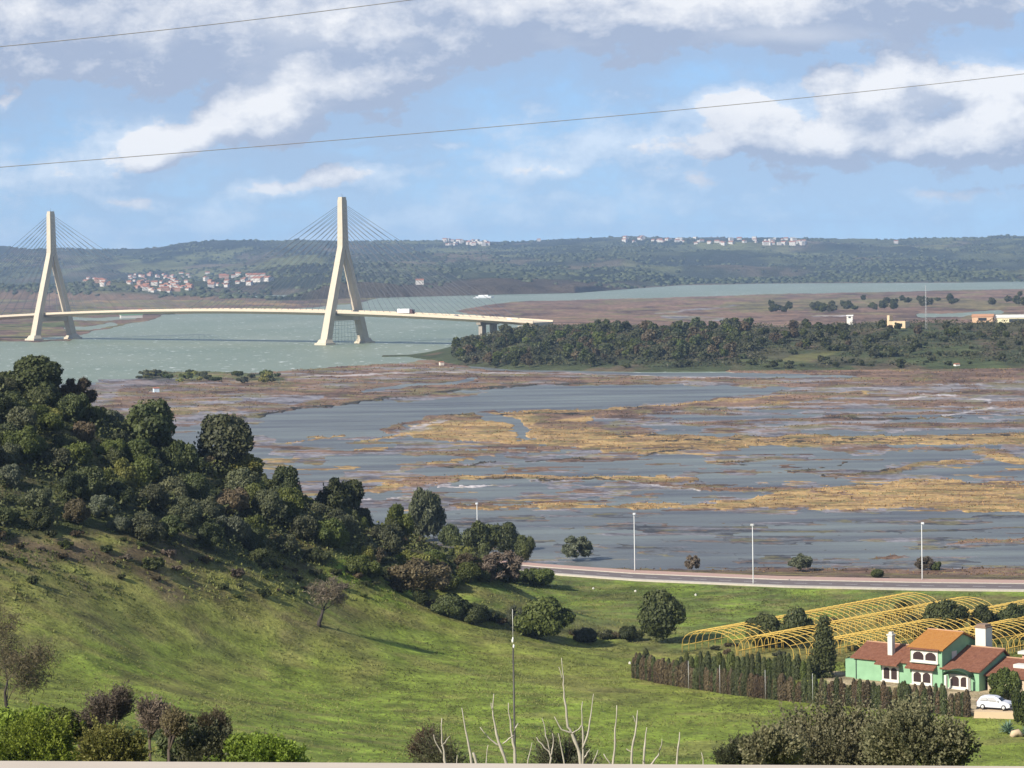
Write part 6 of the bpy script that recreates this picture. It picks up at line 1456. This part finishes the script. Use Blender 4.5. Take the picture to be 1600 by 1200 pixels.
# domain warp so that outlines billow
wn = gn('ShaderNodeTexNoise'); wn.inputs['Scale'].default_value = 4.2; wn.inputs['Detail'].default_value = 5
gl(gi.outputs[0], wn.inputs['Vector'])
ws = gn('ShaderNodeVectorMath'); ws.operation = 'MULTIPLY_ADD'; ws.inputs[1].default_value = (0.34, 0.20, 0); ws.inputs[2].default_value = (-0.17, -0.10, 0)
gl(wn.outputs['Color'], ws.inputs[0])
wa = gn('ShaderNodeVectorMath'); wa.operation = 'ADD'; gl(gi.outputs[0], wa.inputs[0]); gl(ws.outputs[0], wa.inputs[1])
for (bx, by, bw, bh, bs) in BL:
    u, v = dir_uv(bx, by); su, sv = bw / F * 10, bh / F * 10
    ma = gn('ShaderNodeVectorMath'); ma.operation = 'MULTIPLY_ADD'
    ma.inputs[1].default_value = (1 / su, 1 / sv, 0); ma.inputs[2].default_value = (-u / su, -v / sv, 0); gl(wa.outputs[0], ma.inputs[0])
    dt = gn('ShaderNodeVectorMath'); dt.operation = 'DOT_PRODUCT'; gl(ma.outputs[0], dt.inputs[0]); gl(ma.outputs[0], dt.inputs[1])
    pw = gn('ShaderNodeMath'); pw.operation = 'POWER'; pw.inputs[0].default_value = 0.42; gl(dt.outputs['Value'], pw.inputs[1])
    mm = gn('ShaderNodeMath'); mm.operation = 'MULTIPLY_ADD'; mm.inputs[1].default_value = bs; gl(pw.outputs[0], mm.inputs[0])
    if acc is not None: gl(acc, mm.inputs[2])
    else: mm.inputs[2].default_value = 0
    acc = mm.outputs[0]
mn = gn('ShaderNodeMath'); mn.operation = 'MINIMUM'; mn.inputs[1].default_value = 1.25; gl(acc, mn.inputs[0])
def cn(scale, detail, rgh, amp, sx=1.0, sy=1.6):
    mp = gn('ShaderNodeMapping'); mp.inputs['Scale'].default_value = (sx, sy, 1); gl(gi.outputs[0], mp.inputs[0])
    n = gn('ShaderNodeTexNoise'); n.inputs['Scale'].default_value = scale; n.inputs['Detail'].default_value = detail; n.inputs['Roughness'].default_value = rgh
    gl(mp.outputs[0], n.inputs['Vector'])
    k = gn('ShaderNodeMath'); k.operation = 'MULTIPLY_ADD'; k.inputs[1].default_value = amp; k.inputs[2].default_value = -amp / 2; gl(n.outputs[0], k.inputs[0])
    return k.outputs[0]
a1 = gn('ShaderNodeMath'); a1.operation = 'ADD'; gl(mn.outputs[0], a1.inputs[0]); gl(cn(3.4, 11, 0.66, 1.9), a1.inputs[1])
gl(a1.outputs[0], go.inputs[0])

tc = N('ShaderNodeTexCoord')
lift = N('ShaderNodeVectorMath'); lift.operation = 'ADD'; lift.inputs[1].default_value = (0, 0, 0.11); LK(tc.outputs['Generated'], lift.inputs[0])
nrm = N('ShaderNodeVectorMath'); nrm.operation = 'NORMALIZE'; LK(lift.outputs[0], nrm.inputs[0]); LK(nrm.outputs[0], sky.inputs[0])
sx = N('ShaderNodeSeparateXYZ'); LK(tc.outputs['Generated'], sx.inputs[0])
ab = N('ShaderNodeMath'); ab.operation = 'ABSOLUTE'; LK(sx.outputs[1], ab.inputs[0])
mxn = N('ShaderNodeMath'); mxn.operation = 'MAXIMUM'; mxn.inputs[1].default_value = 0.06; LK(ab.outputs[0], mxn.inputs[0])
iv = N('ShaderNodeMath'); iv.operation = 'DIVIDE'; iv.inputs[0].default_value = 10; LK(mxn.outputs[0], iv.inputs[1])
u_ = N('ShaderNodeMath'); u_.operation = 'MULTIPLY'; LK(sx.outputs[0], u_.inputs[0]); LK(iv.outputs[0], u_.inputs[1])
v_ = N('ShaderNodeMath'); v_.operation = 'MULTIPLY'; LK(sx.outputs[2], v_.inputs[0]); LK(iv.outputs[0], v_.inputs[1])
cb = N('ShaderNodeCombineXYZ'); LK(u_.outputs[0], cb.inputs[0]); LK(v_.outputs[0], cb.inputs[1])
def field(off):
    a = N('ShaderNodeVectorMath'); a.operation = 'ADD'; a.inputs[1].default_value = off; LK(cb.outputs[0], a.inputs[0])
    g = N('ShaderNodeGroup'); g.node_tree = grp; LK(a.outputs[0], g.inputs[0]); return g.outputs[0]
f0 = field((0, 0, 0)); f1 = field((-0.045, 0.060, 0)); f2 = field((-0.10, 0.13, 0))
def mrange(s, a, b, c, d, sm=False):
    m = N('ShaderNodeMapRange'); m.inputs[1].default_value = a; m.inputs[2].default_value = b; m.inputs[3].default_value = c; m.inputs[4].default_value = d
    if sm: m.interpolation_type = 'SMOOTHSTEP'
    LK(s, m.inputs[0]); return m.outputs[0]
dens_ = mrange(f0, 0.25, 0.66, 0, 1, True); veil = mrange(f0, -0.34, 0.34, 0.14, 0.60, True)
mv = N('ShaderNodeMath'); mv.operation = 'MAXIMUM'; LK(dens_, mv.inputs[0]); LK(veil, mv.inputs[1]); dens = mv.outputs[0]
s1 = N('ShaderNodeMath'); s1.operation = 'SUBTRACT'; LK(f0, s1.inputs[0]); LK(f1, s1.inputs[1])
s2 = N('ShaderNodeMath'); s2.operation = 'SUBTRACT'; LK(f0, s2.inputs[0]); LK(f2, s2.inputs[1])
sm_ = N('ShaderNodeMath'); sm_.operation = 'MULTIPLY_ADD'; sm_.inputs[1].default_value = 0.8; LK(s2.outputs[0], sm_.inputs[0]); LK(s1.outputs[0], sm_.inputs[2])
lit0 = mrange(sm_.outputs[0], -0.35, 0.80, 0, 1, False)
for (bx, by, bw, bh, bs) in [(520, 30, 150, 34, .5), (235, 55, 45, 40, .3), (90, 20, 90, 25, .2), (1230, 52, 110, 14, .35), (1420, 130, 110, 50, .35), (1570, 170, 70, 60, .3), (430, 170, 70, 60, .25), (260, 225, 90, 40, .2), (1180, 165, 70, 16, .2)]:
    u, v = dir_uv(bx, by); su, sv = bw / F * 10, bh / F * 10
    ma = N('ShaderNodeVectorMath'); ma.operation = 'MULTIPLY_ADD'; ma.inputs[1].default_value = (1 / su, 1 / sv, 0); ma.inputs[2].default_value = (-u / su, -v / sv, 0); LK(cb.outputs[0], ma.inputs[0])
    dt = N('ShaderNodeVectorMath'); dt.operation = 'DOT_PRODUCT'; LK(ma.outputs[0], dt.inputs[0]); LK(ma.outputs[0], dt.inputs[1])
    pw = N('ShaderNodeMath'); pw.operation = 'POWER'; pw.inputs[0].default_value = 0.4; LK(dt.outputs['Value'], pw.inputs[1])
    mm = N('ShaderNodeMath'); mm.operation = 'MULTIPLY_ADD'; mm.inputs[1].default_value = bs; LK(pw.outputs[0], mm.inputs[0]); LK(lit0, mm.inputs[2]); lit0 = mm.outputs[0]
tn = N('ShaderNodeTexNoise'); tn.inputs['Scale'].default_value = 1.7; tn.inputs['Detail'].default_value = 9; tn.inputs['Roughness'].default_value = .6
tm = N('ShaderNodeMapping'); tm.inputs['Scale'].default_value = (1, 2.2, 1); LK(cb.outputs[0], tm.inputs[0]); LK(tm.outputs[0], tn.inputs['Vector'])
t2 = N('ShaderNodeMath'); t2.operation = 'MULTIPLY_ADD'; t2.inputs[1].default_value = 1.1; t2.inputs[2].default_value = -.55; LK(tn.outputs[0], t2.inputs[0])
t3 = N('ShaderNodeMath'); t3.operation = 'ADD'; LK(t2.outputs[0], t3.inputs[0]); LK(lit0, t3.inputs[1]); lit = mrange(t3.outputs[0], 0.05, 1.12, 0, 1, False)
# thick inside parts stay greyer
ccol = N('ShaderNodeMix'); ccol.data_type = 'RGBA'; ccol.inputs[6].default_value = (0.275, 0.32, 0.42, 1); ccol.inputs[7].default_value = (0.66, 0.655, 0.66, 1)
LK(lit, ccol.inputs[0])
sk = N('ShaderNodeVectorMath'); sk.operation = 'MULTIPLY'; sk.inputs[1].default_value = (SKY_K * .90, SKY_K * .97, SKY_K * 1.03); LK(sky.outputs[0], sk.inputs[0])
op = N('ShaderNodeMath'); op.operation = 'MULTIPLY'; op.inputs[1].default_value = 0.9; LK(dens, op.inputs[0])
# far clouds pale out near the horizon
hz = mrange(v_.outputs[0], 0.02, 0.34, 0.70, 1.0, True)
op2 = N('ShaderNodeMath'); op2.operation = 'MULTIPLY'; LK(op.outputs[0], op2.inputs[0]); LK(hz, op2.inputs[1])
fm = N('ShaderNodeMix'); fm.data_type = 'RGBA'; LK(op2.outputs[0], fm.inputs[0]); LK(sk.outputs[0], fm.inputs[6]); LK(ccol.outputs[2], fm.inputs[7])
LK(fm.outputs[2], bg.inputs[0]); bg.inputs[1].default_value = 1.0
w.cycles.sampling_method = 'MANUAL'; w.cycles.sample_map_resolution = 512

# air between the hill and the far shore
mb = MB(); mb.box(-6000, 6000, -60, 11800, -3.6, 175)
m = bpy.data.materials.new('haze'); m.use_nodes = True; hn = m.node_tree; hn.nodes.clear()
ho = hn.nodes.new('ShaderNodeOutputMaterial'); pv = hn.nodes.new('ShaderNodeVolumePrincipled')
pv.inputs['Color'].default_value = (0.50, 0.70, 1.0, 1); pv.inputs['Density'].default_value = 0.000064; pv.inputs['Anisotropy'].default_value = 0.1
hn.links.new(pv.outputs[0], ho.inputs['Volume'])
HAZE = True
if HAZE: tag(mb.build('haze', m), 'thin blue haze over the estuary', 'haze', kind='stuff')

sc.view_settings.view_transform = 'Standard'; sc.view_settings.look = 'None'; sc.view_settings.gamma = 1; sc.view_settings.exposure = 0.6
cy = sc.cycles; cy.max_bounces = 5; cy.diffuse_bounces = 2; cy.glossy_bounces = 2; cy.transmission_bounces = 3; cy.transparent_max_bounces = 6; cy.volume_bounces = 0
cy.use_denoising = True; cy.use_adaptive_sampling = True; cy.adaptive_threshold = 0.01
